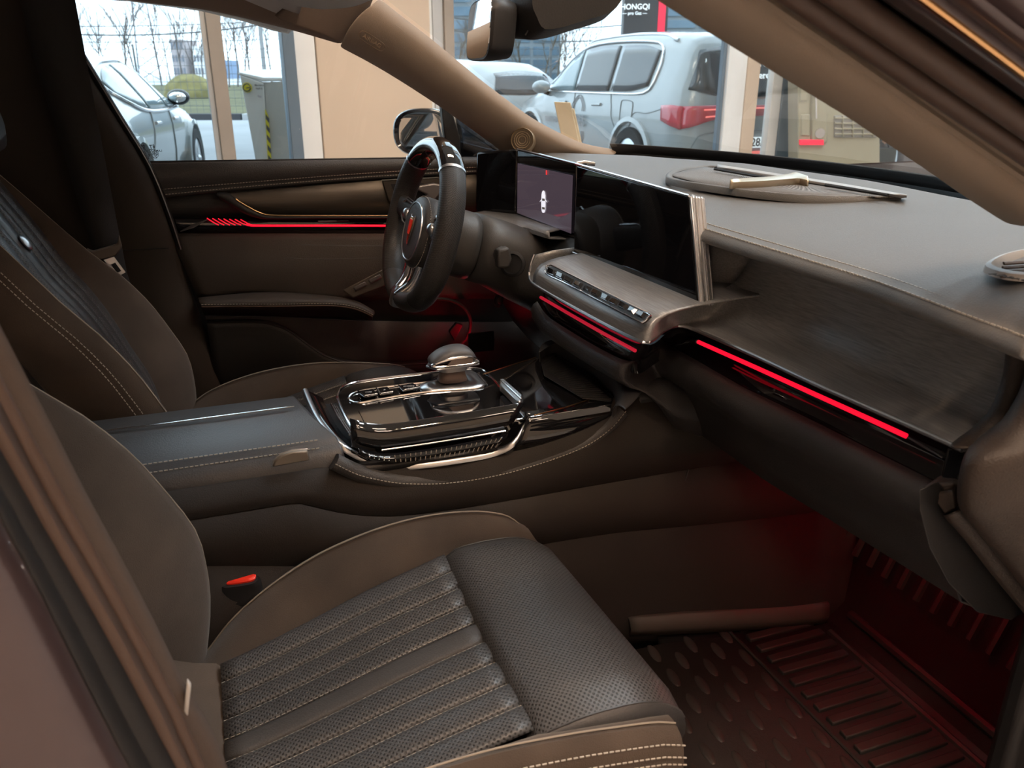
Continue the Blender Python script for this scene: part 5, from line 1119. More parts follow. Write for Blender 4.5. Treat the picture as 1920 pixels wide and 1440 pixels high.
# chrome surround of the small switches running into the selector base
sw = [(654, 748), (662, 738), (690, 731), (760, 721), (805, 715), (838, 700), (862, 695), (890, 697), (905, 710), (912, 722), (890, 728), (850, 731), (790, 736), (720, 747), (685, 754), (665, 755)]
so = [gp(*p, .001) for p in sw]; sring = cr(so, 60, True)
MB().tube(sring, .0018, 6, closed=True).build('switch_surround', 'chrome', GP)
for (a, b, c, d, nm_) in [((671, 737), (700, 733), (709, 744), (684, 748), 'parking_switch'), ((706, 732), (727, 729), (738, 740), (714, 744), 'hold_switch'), ((748, 727), (775, 722), (788, 731), (757, 737), 'mode_switch')]:
    q4 = [gp(*a, .003), gp(*b, .003), gp(*c, .003), gp(*d, .003)]
    kx = slab(q4, (0, 0, .004), nm_, 'gloss_black', GP, .0012); m_ = [(p+V((0, 0, .0042))) for p in q4]
    MB().tube([m_[0].lerp(m_[3], .0), m_[3]], .0014, 6).build('switch_edge', 'chrome', kx); MB().tube([m_[3].lerp(m_[0], .1), m_[2].lerp(m_[1], .1)], .0010, 6).build('switch_edge', 'chrome', kx)
    cc = sum(m_, V())/4
    text({'parking_switch': 'OFF', 'hold_switch': 'P', 'mode_switch': 'MODE'}[nm_], .006, cc+V((0, 0, .0004)), (1, -.25, 0), (.25, 1, 0), 'print_grey', 'switch_mark', kx, .0002)
# side bands of the platform: chrome line, crystal light band, gloss flank
l2 = cr([at(*p, y=-.118) for p in [(716, 844), (760, 838), (840, 826), (948, 808)]], 20); MB().tube(l2, .0014, 6).build('flank_line', 'chrome', GP)
ca = cr([at(*p, y=-.119) for p in [(672, 838), (700, 848), (740, 850), (840, 836), (950, 815)]], 30); cb = cr([at(*p, y=-.123) for p in [(676, 852), (705, 862), (745, 866), (840, 856), (930, 838)]], 30)
cb_o = MB().grid([ca, [a.lerp(b, .5)+V((0, -.003, 0)) for a, b in zip(ca, cb)], cb]).build('crystal_band', 'gloss_black', GP, solid=.003)
for k in range(7, 29):
    MB().tube([ca[k].lerp(cb[k], .1)+V((0, -.003, 0)), ca[k].lerp(cb[k], .9)+V((.003, -.004, 0))], .0007, 4).build('crystal_rib', 'rib_grey' if 'rib_grey' in MAT else mat('rib_grey', (.22, .2, .18), .3, .8), cb_o)
for k in range(10):
    i = k % 5; MB().ball(ca[2+i].lerp(cb[2+i], .35 if k < 5 else .7)+V((0, -.0035, 0)), .0011, 6).build('glint', 'chrome', cb_o)
MB().grid([[p+V((0, .004, .03)) for p in cr([at(*p, y=-.112) for p in [(660, 825), (720, 835), (840, 818), (985, 792)]], 20)], cr([at(*p, y=-.116) for p in [(660, 838), (716, 846), (840, 828), (955, 806)]], 20)]).build('flank', 'gloss_black', GP, solid=.003)
# gloss side forward of the platform
ga = cr([at(*p, y=-.112) for p in [(986, 792), (1040, 785), (1100, 775), (1150, 764)]], 16); gbm = cr([at(*p, y=-.118) for p in [(960, 846), (1020, 838), (1085, 815), (1140, 782)]], 16)
MB().grid([[p+V((0, .01, .012)) for p in ga], ga, [a.lerp(b, .5)+V((0, -.008, 0)) for a, b in zip(ga, gbm)], gbm]).build('forward_flank', 'gloss_black', GP, solid=.003, sharp=0)
# left gloss well between ring and platform
MB().grid([[p+V((.01, 0, -.004)) for p in resample(ro[:30], 20)], [p+V((.03, .0, -.018)) for p in resample(ro[:30], 20)]]).build('well', 'gloss_black', GP, solid=.003)
for k in range(3):
    wl_ = cr([at(621+k*5, 758+k*2, z=.695), at(634+k*5, 782+k*2, z=.694), at(655+k*5, 815+k*1, z=.692)], 10); MB().tube(wl_, .0013, 6).build('well_line', 'chrome', GP)
# ---- forward tray
TR = thing('front_tray', 'gloss black open tray with ribbed rubber end ahead of the gear selector', 'tray', (.48, 0, .68))
def tp(px, py, z=.70): return at(px, py, z=z)
fl = [tp(990, 784, .692), tp(928, 712, .692), tp(906, 700, .694), tp(1006, 671, .702), tp(1040, 664, .705), tp(1110, 705, .705), tp(1150, 745, .705), tp(1146, 758, .704)]
slab(fl, (0, 0, -.012), 'tray_floor', 'gloss_black', TR, .001)
rb0 = [tp(1012, 672, .7035), tp(1040, 662, .7035), tp(1110, 702, .7035), tp(1152, 746, .7035), tp(1145, 754, .7035), tp(1092, 748, .7035), tp(1020, 705, .7035)]
slab(rb0, (0, 0, .001), 'rubber_pad', 'black_plastic', TR, .0005)
for k in range(22):
    f = k/21; a = tp(lerp(1014, 1092, f), lerp(680, 747, f), .705); b = tp(lerp(1042, 1146, f), lerp(665, 748, f), .705); MB().tube([a, b], .0009, 4).build('rib', 'rubber_rib', TR)
MB().tube([tp(906, 702, .704), tp(955, 686, .704), tp(1005, 670, .704)], .0012, 6).build('edge_line', 'gold', TR)
MB().tube([tp(1002, 779, .703), tp(1060, 764, .703), tp(1112, 747, .703)], .0012, 6).build('edge_line', 'gold', TR)
cl = [(938, 710), (944, 709), (980, 740), (977, 752), (970, 752), (937, 720)]
slab([tp(*p, .712) for p in cl], (0, 0, -.012), 'cup_clip', 'satin_chrome', TR, .002)
for k in range(3): MB().tube([tp(939+k*2.2, 711+k*2.5, .7135), tp(973+k*2, 742+k*2.5, .7135)], .0009, 6).build('clip_ridge', 'chrome', TR)
# surround arch of the tray, joining the dash
A = cr([at(*p, z=.712) for p in [(1012, 668), (1022, 654), (1040, 651), (1080, 668), (1120, 695), (1150, 728), (1156, 750), (1148, 764)]], 40)
B = cr([at(*p, z=.725) for p in [(1010, 662), (1018, 645), (1042, 638), (1092, 660), (1140, 692), (1168, 728), (1174, 752), (1172, 768)]], 40)
q = MB().grid([[p+V((0, 0, -.02)) for p in A], A, [a.lerp(b, .5)+V((0, 0, .006)) for a, b in zip(A, B)], B, [p+V((.02, .0, -.004))*math.sin(math.pi*min(1, i_/39)) for i_, p in enumerate(B)], [p+V((.06, .0, -.006))*math.sin(math.pi*min(1, i_/39)) for i_, p in enumerate(B)]]).build('arch', 'arm_leather', TR, sub=1, solid=.003)
MB().box((.66, 0, .64), (.22, .24, .16)).build('tray_base', 'black_plastic', TR, bevel=.02)
# ---- gear selector
gs = at(848, 706, z=.700); GS = thing('gear_selector', 'short silver and black gear lever standing on the gear console', 'gear lever', V((gs.x, gs.y, .692)))
bse = [gp(*p, .002) for p in [(786, 722), (820, 712), (842, 699), (866, 695), (888, 697), (900, 708), (911, 723), (880, 729), (830, 732), (795, 733)]]; br = cr(bse, 40, True); cbs = sum(br, V())/40
MB().loft([[p+V((0, 0, -.004)) for p in br], [p.lerp(cbs, .04)+V((0, 0, .0015)) for p in br], [p.lerp(cbs, .38)+V((0, 0, .002)) for p in br], [p.lerp(cbs, .46)+V((0, 0, -.002)) for p in br]]).build('base_plate', 'satin_chrome', GS, sharp=0)
MB().loft([loopring(gs+V((0, 0, z)), (1, 0, 0), (0, 1, 0), .022*s_, .018*s_, 28, 3) for z, s_ in ((-.004, 1.1), (.004, .95), (.012, .9), (.02, .95))]).build('stem', 'seal_brown', GS, sharp=0)
MB().loft([loopring(gs+V((0, 0, z)), (1, 0, 0), (0, 1, 0), .024*s_, .020*s_, 28, 3) for z, s_ in ((.014, .98), (.024, 1.0))]).build('collar', 'satin_chrome', GS)
hc = gs+V((.002, 0, .025))
def hk(dx, dz, w):   # side profile of the knob in X, with half width in Y
    return (dx, dz, w)
prof = [(-.040, .006, .013), (-.037, .012, .018), (-.024, .022, .0215), (-.006, .0285, .0225), (.012, .0285, .0225), (.024, .025, .022), (.033, .016, .020), (.036, .005, .017)]
rings = []
for dx, dz, w_ in prof:
    rings.append([hc+V((dx, w_, .004)), hc+V((dx, w_, dz*.55)), hc+V((dx, w_*.8, dz*.92)), hc+V((dx, 0, dz)), hc+V((dx, -w_*.8, dz*.92)), hc+V((dx, -w_, dz*.55)), hc+V((dx, -w_, .004)), hc+V((dx, 0, .0))])
MB().loft(rings).build('knob_top', 'knob_grey' if 'knob_grey' in MAT else mat('knob_grey', (.06, .06, .064), .42, bump=.15, bscale=800), GS, sub=2)
kr = cr([hc+V((dx*1.03, -w_*1.03-.0015, dz*.5)) for dx, dz, w_ in prof], 30); MB().tube(kr, .0022, 6).build('knob_band', 'chrome', GS)
kr2 = cr([hc+V((dx*1.05, -w_*1.05, .002)) for dx, dz, w_ in prof], 30); MB().tube(kr2, .0016, 6).build('knob_base_ring', 'chrome', GS)
sd = [hc+V((dx, -.0222, dz)) for dx, dz in ((-.017, .003), (-.007, .014), (.006, .016), (.022, .0145), (.027, .008), (.025, .003))]; slab(sd, (0, -.003, 0), 'side_button', 'side_btn' if 'side_btn' in MAT else mat('side_btn', (.19, .15, .13), .4, .3), GS, .001)
bw_ = [hc+V((-.045, 0, -.001)), hc+V((-.033, -.023, -.001)), hc+V((.038, -.021, .0)), hc+V((.04, 0, 0)), hc+V((.038, .021, 0)), hc+V((-.033, .023, -.001))]; slab(bw_, (0, 0, -.003), 'knob_skirt', 'satin_chrome', GS, .001)
text('P', .006, gp(898, 700, .012), (1, -.2, 0), (.2, 1, 0), 'print_dark', 'gate_mark', GS, .0002)
# ================================================================== front seats
def tabl(tab, x):
    if x <= tab[0][0]: return tab[0][1]
    for (a, va), (b, vb) in zip(tab, tab[1:]):
        if x <= b: t = (x-a)/(b-a); return lerp(va, vb, t)
    return tab[-1][1]
def smooth_tab(tab):
    c = cr([V((a, b, 0)) for a, b in tab], 60); return [(p.x, p.y) for p in c]
ZIN = smooth_tab([(-.12, .470), (-.05, .476), (.05, .500), (.15, .528), (.25, .552)])
RIN = smooth_tab([(-.13, .40), (-.085, .437), (-.03, .497), (.05, .548), (.12, .574), (.19, .587), (.25, .588), (.305, .580), (.34, .566), (.375, .54), (.392, .505)])
ROUT = smooth_tab([(-.13, .47), (-.05, .535), (.05, .568), (.16, .578), (.25, .571), (.32, .560), (.36, .552), (.375, .545)])
VB = [0, .11, .215, .32, .43, .535, .65, .77, .885, 1.0]
BRX = smooth_tab([(.40, -.09), (.445, -.078), (.515, -.064), (.575, -.062), (.624, -.068), (.68, -.092), (.742, -.123), (.80, -.163), (.845, -.203), (.90, -.245), (.96, -.29), (1.0, -.32)])
def make_seat(yc, sg, dx, label):
    st = thing('car_seat', label, 'seat', (.12+dx, yc, .28), group='front seats')
    W_ = lambda x, q, z: V((x+dx, yc+sg*q, z))
    xs = [-.058+i*(.294/14) for i in range(15)]
    def qi(x): return tabl([(-.10, .128), (.0, .138), (.12, .152), (.25, .162)], x)
    def qo(x): return -tabl([(-.10, .150), (.0, .158), (.12, .165), (.25, .170)], x)
    # quilted insert: one leather channel after the other
    for k in range(9):
        smooth_strip = (k == 4); n = 7; rows = []
        for j in range(n):
            f = j/(n-1); v = lerp(VB[k], VB[k+1], f); bump = (1-(2*f-1)**4)*(.0052 if not smooth_strip else .0048)
            rows.append([W_(x, lerp(qi(x), qo(x), v), tabl(ZIN, x)-.006+bump+.010*(2*v-1)**2) for x in xs])
        MB().grid(rows).build('cushion_channel' if not smooth_strip else 'centre_strip', 'perf' if not smooth_strip else 'leather_soft', st, sharp=0, solid=.004)
    for k in (1, 2, 3, 4, 5, 6, 7, 8):
        v = VB[k]+(.006 if k != 4 else -.006)
        stitches([W_(x, lerp(qi(x), qo(x), v), tabl(ZIN, x)-.003+.010*(2*v-1)**2) for x in xs], 'stitching', st, step=.0062, ln=.0042, w=.0005)
    MB().grid([[W_(x, lerp(.14, -.16, f), z) for f in (0, .2, .5, .8, 1)] for x, z in ((-.12, .50), (-.09, .485), (-.064, .477), (-.056, .468))]).build('cushion_rear_edge', 'suede', st, sharp=0)
    # thigh support roll
    pf = [(.232, -.012), (.236, .0), (.246, .010), (.27, .0165), (.305, .018), (.34, .0155), (.368, .006), (.388, -.010), (.396, -.032), (.390, -.052), (.366, -.064)]
    pfc = cr([V((a, 0, b)) for a, b in pf], 26); rows = []
    for j in range(15):
        f = j/14; q = lerp(.163, -.178, f); e = min(f, 1-f); dz = -.010*max(0, 1-e/.07)**2; dq = .0
        skew = lerp(-.006, .010, f)
        rows.append([W_(p.x+skew*(1 if p.x > .25 else 0), q, .553+p.z+dz) for p in pfc])
    MB().grid(rows).build('thigh_support', 'perf', st, sharp=0)
    ends = []
    for q, ii in ((.163, 0), (-.178, 14)):
        e = [p.copy() for p in rows[ii]]; MB().add(e, [list(range(len(e)))]).build('thigh_end', 'leather', st, solid=.003)
        MB().tube([p+V((0, 0, .0005)) for p in e[1:20]], .0014, 6).build('thigh_piping', 'leather', st)
    # side bolsters
    xb = [-.125+i*(.517/26) for i in range(27)]
    def bolster(side):
        rows = []; TAB = RIN if side > 0 else ROUT; xm = .392 if side > 0 else .376
        X_ = [min(x, xm) for x in xb]
        qs = lambda x: (qi(min(x, .236)) if side > 0 else qo(min(x, .236)))+side*(.004 if x < .24 else .008)
        qr = .212 if side > 0 else -.208
        zs = lambda x: tabl(ZIN, min(x, .236))-.006+(0 if x < .24 else -.012*min(1, (x-.24)/.1))
        def row(f, up=0.0):
            return [W_(x, lerp(qs(x), qr, f), lerp(min(zs(x), tabl(TAB, x)), tabl(TAB, x), f**.8)+up*math.sin(math.pi*f)) for x in X_]
        top = [row(0), row(.15, .004), row(.4, .008), row(.7, .007), row(.9, .004), row(1.0)]
        rid = row(1.0)
        z_ = lambda p, d: p+V((0, sg*side*d[0], d[1]))
        MB().grid(top).build('bolster_top', 'suede', st, sharp=0)
        out = [rid, [z_(p, (.008, -.004)) for p in rid], [z_(p, (.014, -.014)) for p in rid], [z_(p, (.017, -.03)) for p in rid], [z_(p, (.016, -.055)) for p in rid], [V((p.x, p.y+sg*side*.010, max(.36, p.z-.12))) for p in rid]]
        out = [[V((p.x, p.y, max(.34, p.z))) for p in r] for r in out]
        MB().grid(out).build('bolster_side', 'suede', st, sharp=0)
        fr = [[top[i][-1] for i in range(6)], [top[i][-1]+V((.006, 0, -.03)) for i in range(6)], [V((top[i][-1].x-.002, top[i][-1].y, .43)) for i in range(6)]]
        fr = [r+[o_] for r, o_ in zip(fr, [out[3][-1], out[4][-1], V((out[5][-1].x, out[5][-1].y, .43))])]
        MB().grid(fr).build('bolster_front', 'suede', st, sharp=0)
        MB().tube([p+V((0, 0, .0012)) for p in cr([rid[i]+V((0, -sg*side*.004, .0005)) for i in range(0, 27, 2)], 50)], .0011, 6).build('piping', 'piping', st)
        if side < 0:
            for dq, dz in ((.0125, -.010), (.0165, -.022), (.0178, -.030)): stitches([z_(p, (dq+.001, dz)) for p in rid[8:]], 'stitching', st, step=.0062, ln=.0044, w=.0008, lift=(0, sg*side*.001, 0))
    bolster(1); bolster(-1)
    MB().box((.10+dx, yc, .40), (.46, .37, .10)).build('seat_pan', 'black_plastic', st, bevel=.02)
    MB().box((.36+dx, yc-sg*.19, .45), (.05, .03, .05)).build('seat_control_cover', 'dark_trim', st, bevel=.01)
    for q in (.15, -.15): MB().box((.08+dx, yc+q, .30), (.55, .04, .05)).build('seat_rail', 'dark_trim', st, bevel=.006)
    for q in (.15, -.15): MB().box((.12+dx, yc+q, .345), (.20, .03, .07)).build('rail_bracket', 'black_plastic', st, bevel=.006)
    # backrest
    zz = [.40+i*(.60/24) for i in range(25)]
    def bx(z): return tabl(BRX, z)
    def sec(f): pass
    wtab = smooth_tab([(.40, .195), (.5, .212), (.65, .218), (.78, .205), (.88, .18), (.96, .165), (1.0, .155)])
    dep = smooth_tab([(.40, .02), (.5, .055), (.65, .07), (.8, .055), (.9, .03), (1.0, .008)])
    cwid = smooth_tab([(.40, .15), (.50, .145), (.6, .13), (.7, .13), (.8, .145), (.9, .155), (1.0, .15)])
    def bolst(sd):
        rows = [[], [], [], [], [], []]
        for z in zz:
            w, c, d, x = tabl(wtab, z), tabl(cwid, z), tabl(dep, z), bx(z)
            for i, (f, e) in enumerate(((0, 1.0), (.25, .62), (.55, .25), (.8, .06), (.93, 0.0), (1.0, .04))): rows[i].append(W_(x-d*e, sd*lerp(c, w, f), z))
        MB().grid(rows).build('backrest_bolster', 'suede', st, sharp=0)
        MB().tube([W_(bx(z)-.001, sd*(tabl(wtab, z)-.001), z) for z in zz], .0011, 6).build('backrest_piping', 'piping', st)
        side = [[W_(bx(z)-tabl(dep, z)*.04, sd*tabl(wtab, z), z) for z in zz], [W_(bx(z)-.02, sd*(tabl(wtab, z)+.010), z) for z in zz], [W_(bx(z)-.07, sd*(tabl(wtab, z)+.012), z) for z in zz], [W_(bx(z)-.13, sd*(tabl(wtab, z)-.005), z) for z in zz], [W_(bx(z)-.15, sd*(tabl(wtab, z)-.05), z) for z in zz]]
        MB().grid(side).build('backrest_side', 'suede' if sd > 0 else 'leather', st, sharp=0)
        for o_, b_ in ((.010, -.030), (.0115, -.040)): stitches([W_(bx(z)+b_, sd*(tabl(wtab, z)+o_+.0012), z) for z in zz], 'backrest_stitching', st, step=.0062, ln=.0042, w=.0007)
    bolst(1); bolst(-1)
    # leather centre with channels that fan out towards the shoulders
    cuts = [-1, -.66, -.36, -.15, .15, .36, .66, 1]
    for k in range(7):
        rows = []
        for j in range(6):
            f = j/5; rows.append([])
            for z in zz:
                c, d, x = tabl(cwid, z), tabl(dep, z), bx(z); fan = 1+.0*(z-.4); v = lerp(cuts[k], cuts[k+1], f)
                v2 = v*(1+.25*(z-.7)) if abs(v) < .99 else v
                rows[-1].append(W_(x-d+(1-(2*f-1)**4)*.008-.004, v2*c, z))
        MB().grid(rows).build('backrest_channel', 'leather' if k == 3 else 'perf', st, sharp=0)
    for v in cuts[1:-1]:
        stitches([W_(bx(z)-tabl(dep, z)-.001, v*(1+.25*(z-.7))*tabl(cwid, z)+.004, z) for z in zz], 'backrest_stitching', st, step=.0066, ln=.0042, w=.0006, mtl='print_dark')
    slabc = W_(bx(.905)-tabl(dep, .905)+.006, 0, .905); MB().lathe([(.014, 0), (.014, .002), (.009, .005), (.001, .006)], slabc, (.85, 0, .5), 20).build('backrest_badge', 'satin_chrome', st)
    back = [[W_(bx(z)-.15, q, z) for z in zz] for q in (-.15, -.05, .05, .15)]
    MB().grid(back).build('backrest_shell', 'black_plastic', st, sharp=0, solid=.004)
    topc = [[W_(-.32-.02*0, q, 1.0) for q in (-.155, -.08, 0, .08, .155)], [W_(-.345, q*.92, 1.025) for q in (-.155, -.08, 0, .08, .155)], [W_(-.40, q*.92, 1.03) for q in (-.155, -.08, 0, .08, .155)], [W_(-.47, q, 1.0) for q in (-.155, -.08, 0, .08, .155)]]
    MB().grid(topc).build('backrest_top', 'leather', st, sub=1)
    hr = [loopring(W_(-.36+.02*s_, 0, 1.115+.0), V((0, 1, 0)), V((-.25, 0, 1)).normalized(), .125*r_, .082*r_, 28, 3) for s_, r_ in ((-2.5, .75), (-1.5, .95), (0, 1.0), (2.0, .98), (3.2, .86), (3.7, .6))]
    MB().loft(hr).build('headrest', 'leather', st, sharp=0)
    for q in (-.05, .05): MB().tube([W_(-.385, q, .99), W_(-.378, q, 1.06)], .006, 8).build('headrest_post', 'chrome', st)
    return st
make_seat(-.365, 1, 0.0, 'front passenger seat nearest the camera, leather insert and suede bolsters')
make_seat(.365, -1, -.015, 'driver seat behind the steering wheel, leather insert and suede bolsters')
# belt buckle of the passenger seat
bk_ = at(455, 1100, y=-.135); BKL = thing('belt_buckle', 'black passenger belt buckle with red release button beside the tunnel', 'seat belt', bk_-V((0, 0, .08)))
ey = V((-.10, -.22, .97)).normalized(); bx_ = V((.96, -.18, .05)); bx_ = (bx_-ey*bx_.dot(ey)).normalized(); by_ = ey.cross(bx_); rr_ = lambda z, s_: loopring(bk_+ey*z, bx_, by_, .027*s_, .017*s_, 24, 4)
MB().loft([rr_(-.09, .9), rr_(-.02, .98), rr_(-.018, 1.08), rr_(-.012, 1.08), rr_(-.010, 1.0), rr_(.012, .98), rr_(.018, .90)]).build('housing', 'black_plastic', BKL)
rb = lambda z, s_: loopring(bk_+ey*z+V((.001, .0, 0)), bx_, by_, .0205*s_, .0115*s_, 24, 4)
MB().loft([rb(.012, 1), rb(.0205, 1), rb(.0225, .85)]).build('release_button', 'red_plastic', BKL)
MB().tube([bk_-ey*.09, bk_-ey*.2], .010, 8).build('strap', 'belt_web', BKL)
# ================================================================== floor mat with lens studs and ribs
FM = thing('floor_mat', 'black rubber passenger floor mat with lens studs and ribs, lit red', 'floor mat', (.6, -.4, .29))
ztop = .298
rows = [[V((p.x, y-(0 if y < -.2 else .075*min(1, max(0, (p.x-.5)/.4))), p.z+.008)) for y in (-.645, -.5, -.35, -.17)] for p in [V((.20, 0, .29))]+cr(FW, 22)]
MB().grid(rows).build('mat_sheet', 'rubber_mat', FM, solid=.002)
MB().tube([V((.725, -.64, ztop+.002)), V((.715, -.18, ztop+.002))], .003, 6).build('ridge_line', 'rubber_rib', FM)
lens = MB(); lens.ball((0, 0, 0), (.0085, .0225, .0035), 10); first = None
for r_ in range(13):
    for c_ in range(9):
        x = .705-.033*r_; y = -.205-.058*c_-(.029 if r_ % 2 else 0)
        if y < -.635 or x < .33: continue
        if first is None:
            first = lens.build('lens_stud', 'rubber_rib', FM); first.location = (x, y, ztop); first.rotation_euler = (0, 0, -.10)
        else:
            o = first.copy(); COL.objects.link(o); o.location = (x, y, ztop); o.parent = FM; o.matrix_parent_inverse = Matrix.Translation(-FM.location)
def fwp(s):   # point along the footwell profile by fraction
    c = FWC; i = min(len(c)-2, int(s*(len(c)-1))); return c[i].lerp(c[i+1], s*(len(c)-1)-i)
FWC = cr(FW, 40)
for k in range(16):
    y = -.20-.0275*k
    MB().box((.795, y, ztop+.003), (.125, .015, .008)).build('floor_rib', 'rubber_rib', FM, bevel=.002)
for k in range(14):
    y = -.19-.0325*k; pth = [fwp(s) for s in (.56, .64, .72, .8, .88)]
    MB().tube([V((p.x-.019, y, p.z+.016)) for p in pth], .007, 6, sx=1, sy=.8).build('toe_rib', 'rubber_rib', FM)
MB().tube([V((.868, -.64, .302)), V((.868, -.26, .302))], .006, 8).build('heel_bar', 'rubber_rib', FM)
MB().tube([V((.905, -.64, .327)), V((.905, -.26, .327))], .008, 8).build('heel_bar', 'rubber_rib', FM)
# tunnel foot edging that catches the red light
ea = cr([at(*p, z=.336) for p in [(1180, 1162), (1300, 1152), (1440, 1143), (1555, 1133)]], 20); eb = cr([at(*p, z=.303) for p in [(1180, 1192), (1300, 1186), (1440, 1178), (1545, 1168)]], 20)
tag(MB().grid([[p+V((0, .006, .002)) for p in ea], ea, [a.lerp(b, .5)+V((0, -.006, 0)) for a, b in zip(ea, eb)], eb]).build('carpet_edging', 'tunnel_edge' if 'tunnel_edge' in MAT else mat('tunnel_edge', (.05, .042, .036), .6), solid=.003, sharp=0), 'plastic carpet edging at the foot of the tunnel, lit red', 'trim strip')
# red footwell lamps under the dash
mat('lamp_red', (1, .1, .1), .5, emit=(1, .0, .02), estr=50)
for (x, y, z, lab) in [(.84, -.47, .60, 'small red footwell lamp under the passenger end of the dashboard'), (.84, -.30, .60, 'small red footwell lamp beside the tunnel on the passenger side'), (.56, .60, .585, 'small red footwell lamp under the driver knee panel')]:
    t = thing('footwell_lamp', lab, 'lamp', (x, y, z), group='footwell lamps'); MB().box((x, y, z), (.03, .05, .012)).build('housing', 'black_plastic', t, bevel=.002); MB().box((x-.004, y, z-.008), (.02, .04, .004)).build('lens', 'lamp_red', t) if y < 0 else (MB().box((x-.017, y, z), (.004, .04, .010)).build('lens', 'lamp_red', t), MB().box((x-.02, y-.03, z), (.06, .006, .045)).build('shade', 'black_plastic', t))
# ================================================================== steering wheel
tl = math.radians(16); wc = V((.3625, .38, .888))
bU = V((math.sin(tl), 0, math.cos(tl))); aR = V((0, -1, 0)); nD = V((-math.cos(tl), 0, math.sin(tl)))
SW = thing('steering_wheel', 'black leather steering wheel with gloss top and chrome lower spoke', 'steering wheel', wc)
def rim_c(th):
    ca, sa = math.cos(th), math.sin(th); a = .172*math.copysign(abs(ca)**(2/2.2), ca); b = .150*math.copysign(abs(sa)**(2/2.2), sa)
    if b < 0: b = -.138*min(1, (abs(b)/.150)**.85)
    a *= 1-.06*max(0, -b/.14)
    return wc+aR*a+bU*b
def rim_seg(t0, t1, name, m, r=1.0, n=28, lab=None):
    rings = []
    for i in range(n):
        th = math.radians(lerp(t0, t1, i/(n-1))); p = rim_c(th); tg = (rim_c(th+.02)-rim_c(th-.02)).normalized(); rad = tg.cross(nD).normalized()
        ring = [p+rad*(.0185*r*math.cos(2*math.pi*k/18))+nD*(.0235*r*math.sin(2*math.pi*k/18)) for k in range(19)]; rings.append(ring)
    return MB().grid(rings).build(name, m, SW, sharp=0, label=lab)
rim_seg(48, 132, 'rim_top', 'gloss_black', 1.0); rim_seg(132, 232, 'rim_side', 'perf_wheel'); rim_seg(-52, 48, 'rim_side', 'perf_wheel'); rim_seg(232, 308, 'rim_bottom', 'leather')
for th in (48, 132): rim_seg(th-1.0, th+1.0, 'rim_ring', 'satin_chrome', 1.05, 4)
for th in (232, 308): rim_seg(th-.5, th+.5, 'rim_joint', 'dark_trim', 1.01, 3)
hub = wc+nD*(-.027)+bU*(-.010)
def hr_(d, rx, ry, p=2.2): return loopring(hub+nD*d, aR, bU, rx, ry, 40, p)
MB().loft([hr_(-.05, .055, .05), hr_(-.02, .070, .064), hr_(.02, .074, .068), hr_(.034, .071, .065), hr_(.040, .062, .057), hr_(.041, .05, .046), hr_(.0415, .002, .002)]).build('hub', 'leather_soft', SW, sharp=0)
MB().tube(hr_(.0405, .059, .054), .0017, 6, closed=True).build('hub_ring', 'satin_chrome', SW)
stitches([p for p in hr_(.029, .0735, .0675)]+[hr_(.029, .0735, .0675)[0]], 'stitching', SW, step=.005, ln=.003, w=.0006, lift=(-.0006, 0, .0004))
# emblem: tall shield
ec = hub+nD*.042
sh = [(-.010, .026), (.010, .026), (.0135, .030), (.0125, .010), (.008, -.012), (.0, -.028), (-.008, -.012), (-.0125, .010), (-.0135, .030)]
EM = MB().prism([ec+aR*a+bU*b for a, b in sh], nD*.003).build('emblem', 'chrome', SW, bevel=.0006)
MB().prism([ec+nD*.0031+aR*a*.8+bU*(b*.84) for a, b in sh], nD*.0012).build('emblem_field', 'gold', EM, bevel=.0004)
for k in (-1, 0, 1): MB().tube([ec+nD*.005+aR*(k*.0055)+bU*.021, ec+nD*.005+aR*(k*.004)+bU*(-.006)], .0011, 6).build('emblem_bar', 'red_plastic', EM)
# side spokes with chrome keys
for s_ in (-1, 1):
    p0 = hub+aR*(s_*.064)+bU*.012; p1 = wc+aR*(s_*.150)+bU*.020
    MB().loft([loopring(p0.lerp(p1, f)+nD*(.012-.010*f), bU, nD, .026-.006*f, .012, 16, 3) for f in (0, .4, .8, 1)]).build('spoke', 'dark_trim', SW)
    for off in (.027, -.022): MB().tube([p0+bU*off+nD*.02, p0.lerp(p1, .55)+bU*(off*.9)+nD*.018, p0.lerp(p1, .85)+bU*(off*.3)+nD*.012], [.003, .0032, .002], 8).build('spoke_trim', 'chrome', SW)
    MB().ball(p0.lerp(p1, .35)+nD*.022+bU*.002, (.010, .012, .012), 12).build('spoke_button', 'satin_chrome', SW)
# lower twin spoke
for s_ in (-1, 1):
    pts = [hub+aR*(s_*.036)+bU*(-.052)+nD*.020, hub+aR*(s_*.026)+bU*(-.092)+nD*.024, wc+aR*(s_*.013)+bU*(-.134)+nD*.016]
    MB().tube(cr(pts, 12), .0085, 10, sx=1, sy=1.2).build('lower_spoke', 'chrome', SW)
MB().loft([loopring(wc+bU*(-.138+dz)+nD*.006, aR, nD, .019*s_, .0185*s_, 20, 3) for dz, s_ in ((-.018, .9), (-.012, 1.02), (.012, 1.02), (.02, .8))]).build('spoke_foot', 'satin_chrome', SW)
MB().tube([hub+aR*q+bU*(-.066)+nD*.012 for q in (-.034, -.012, .012, .034)], .006, 8).build('spoke_bridge', 'satin_chrome', SW)
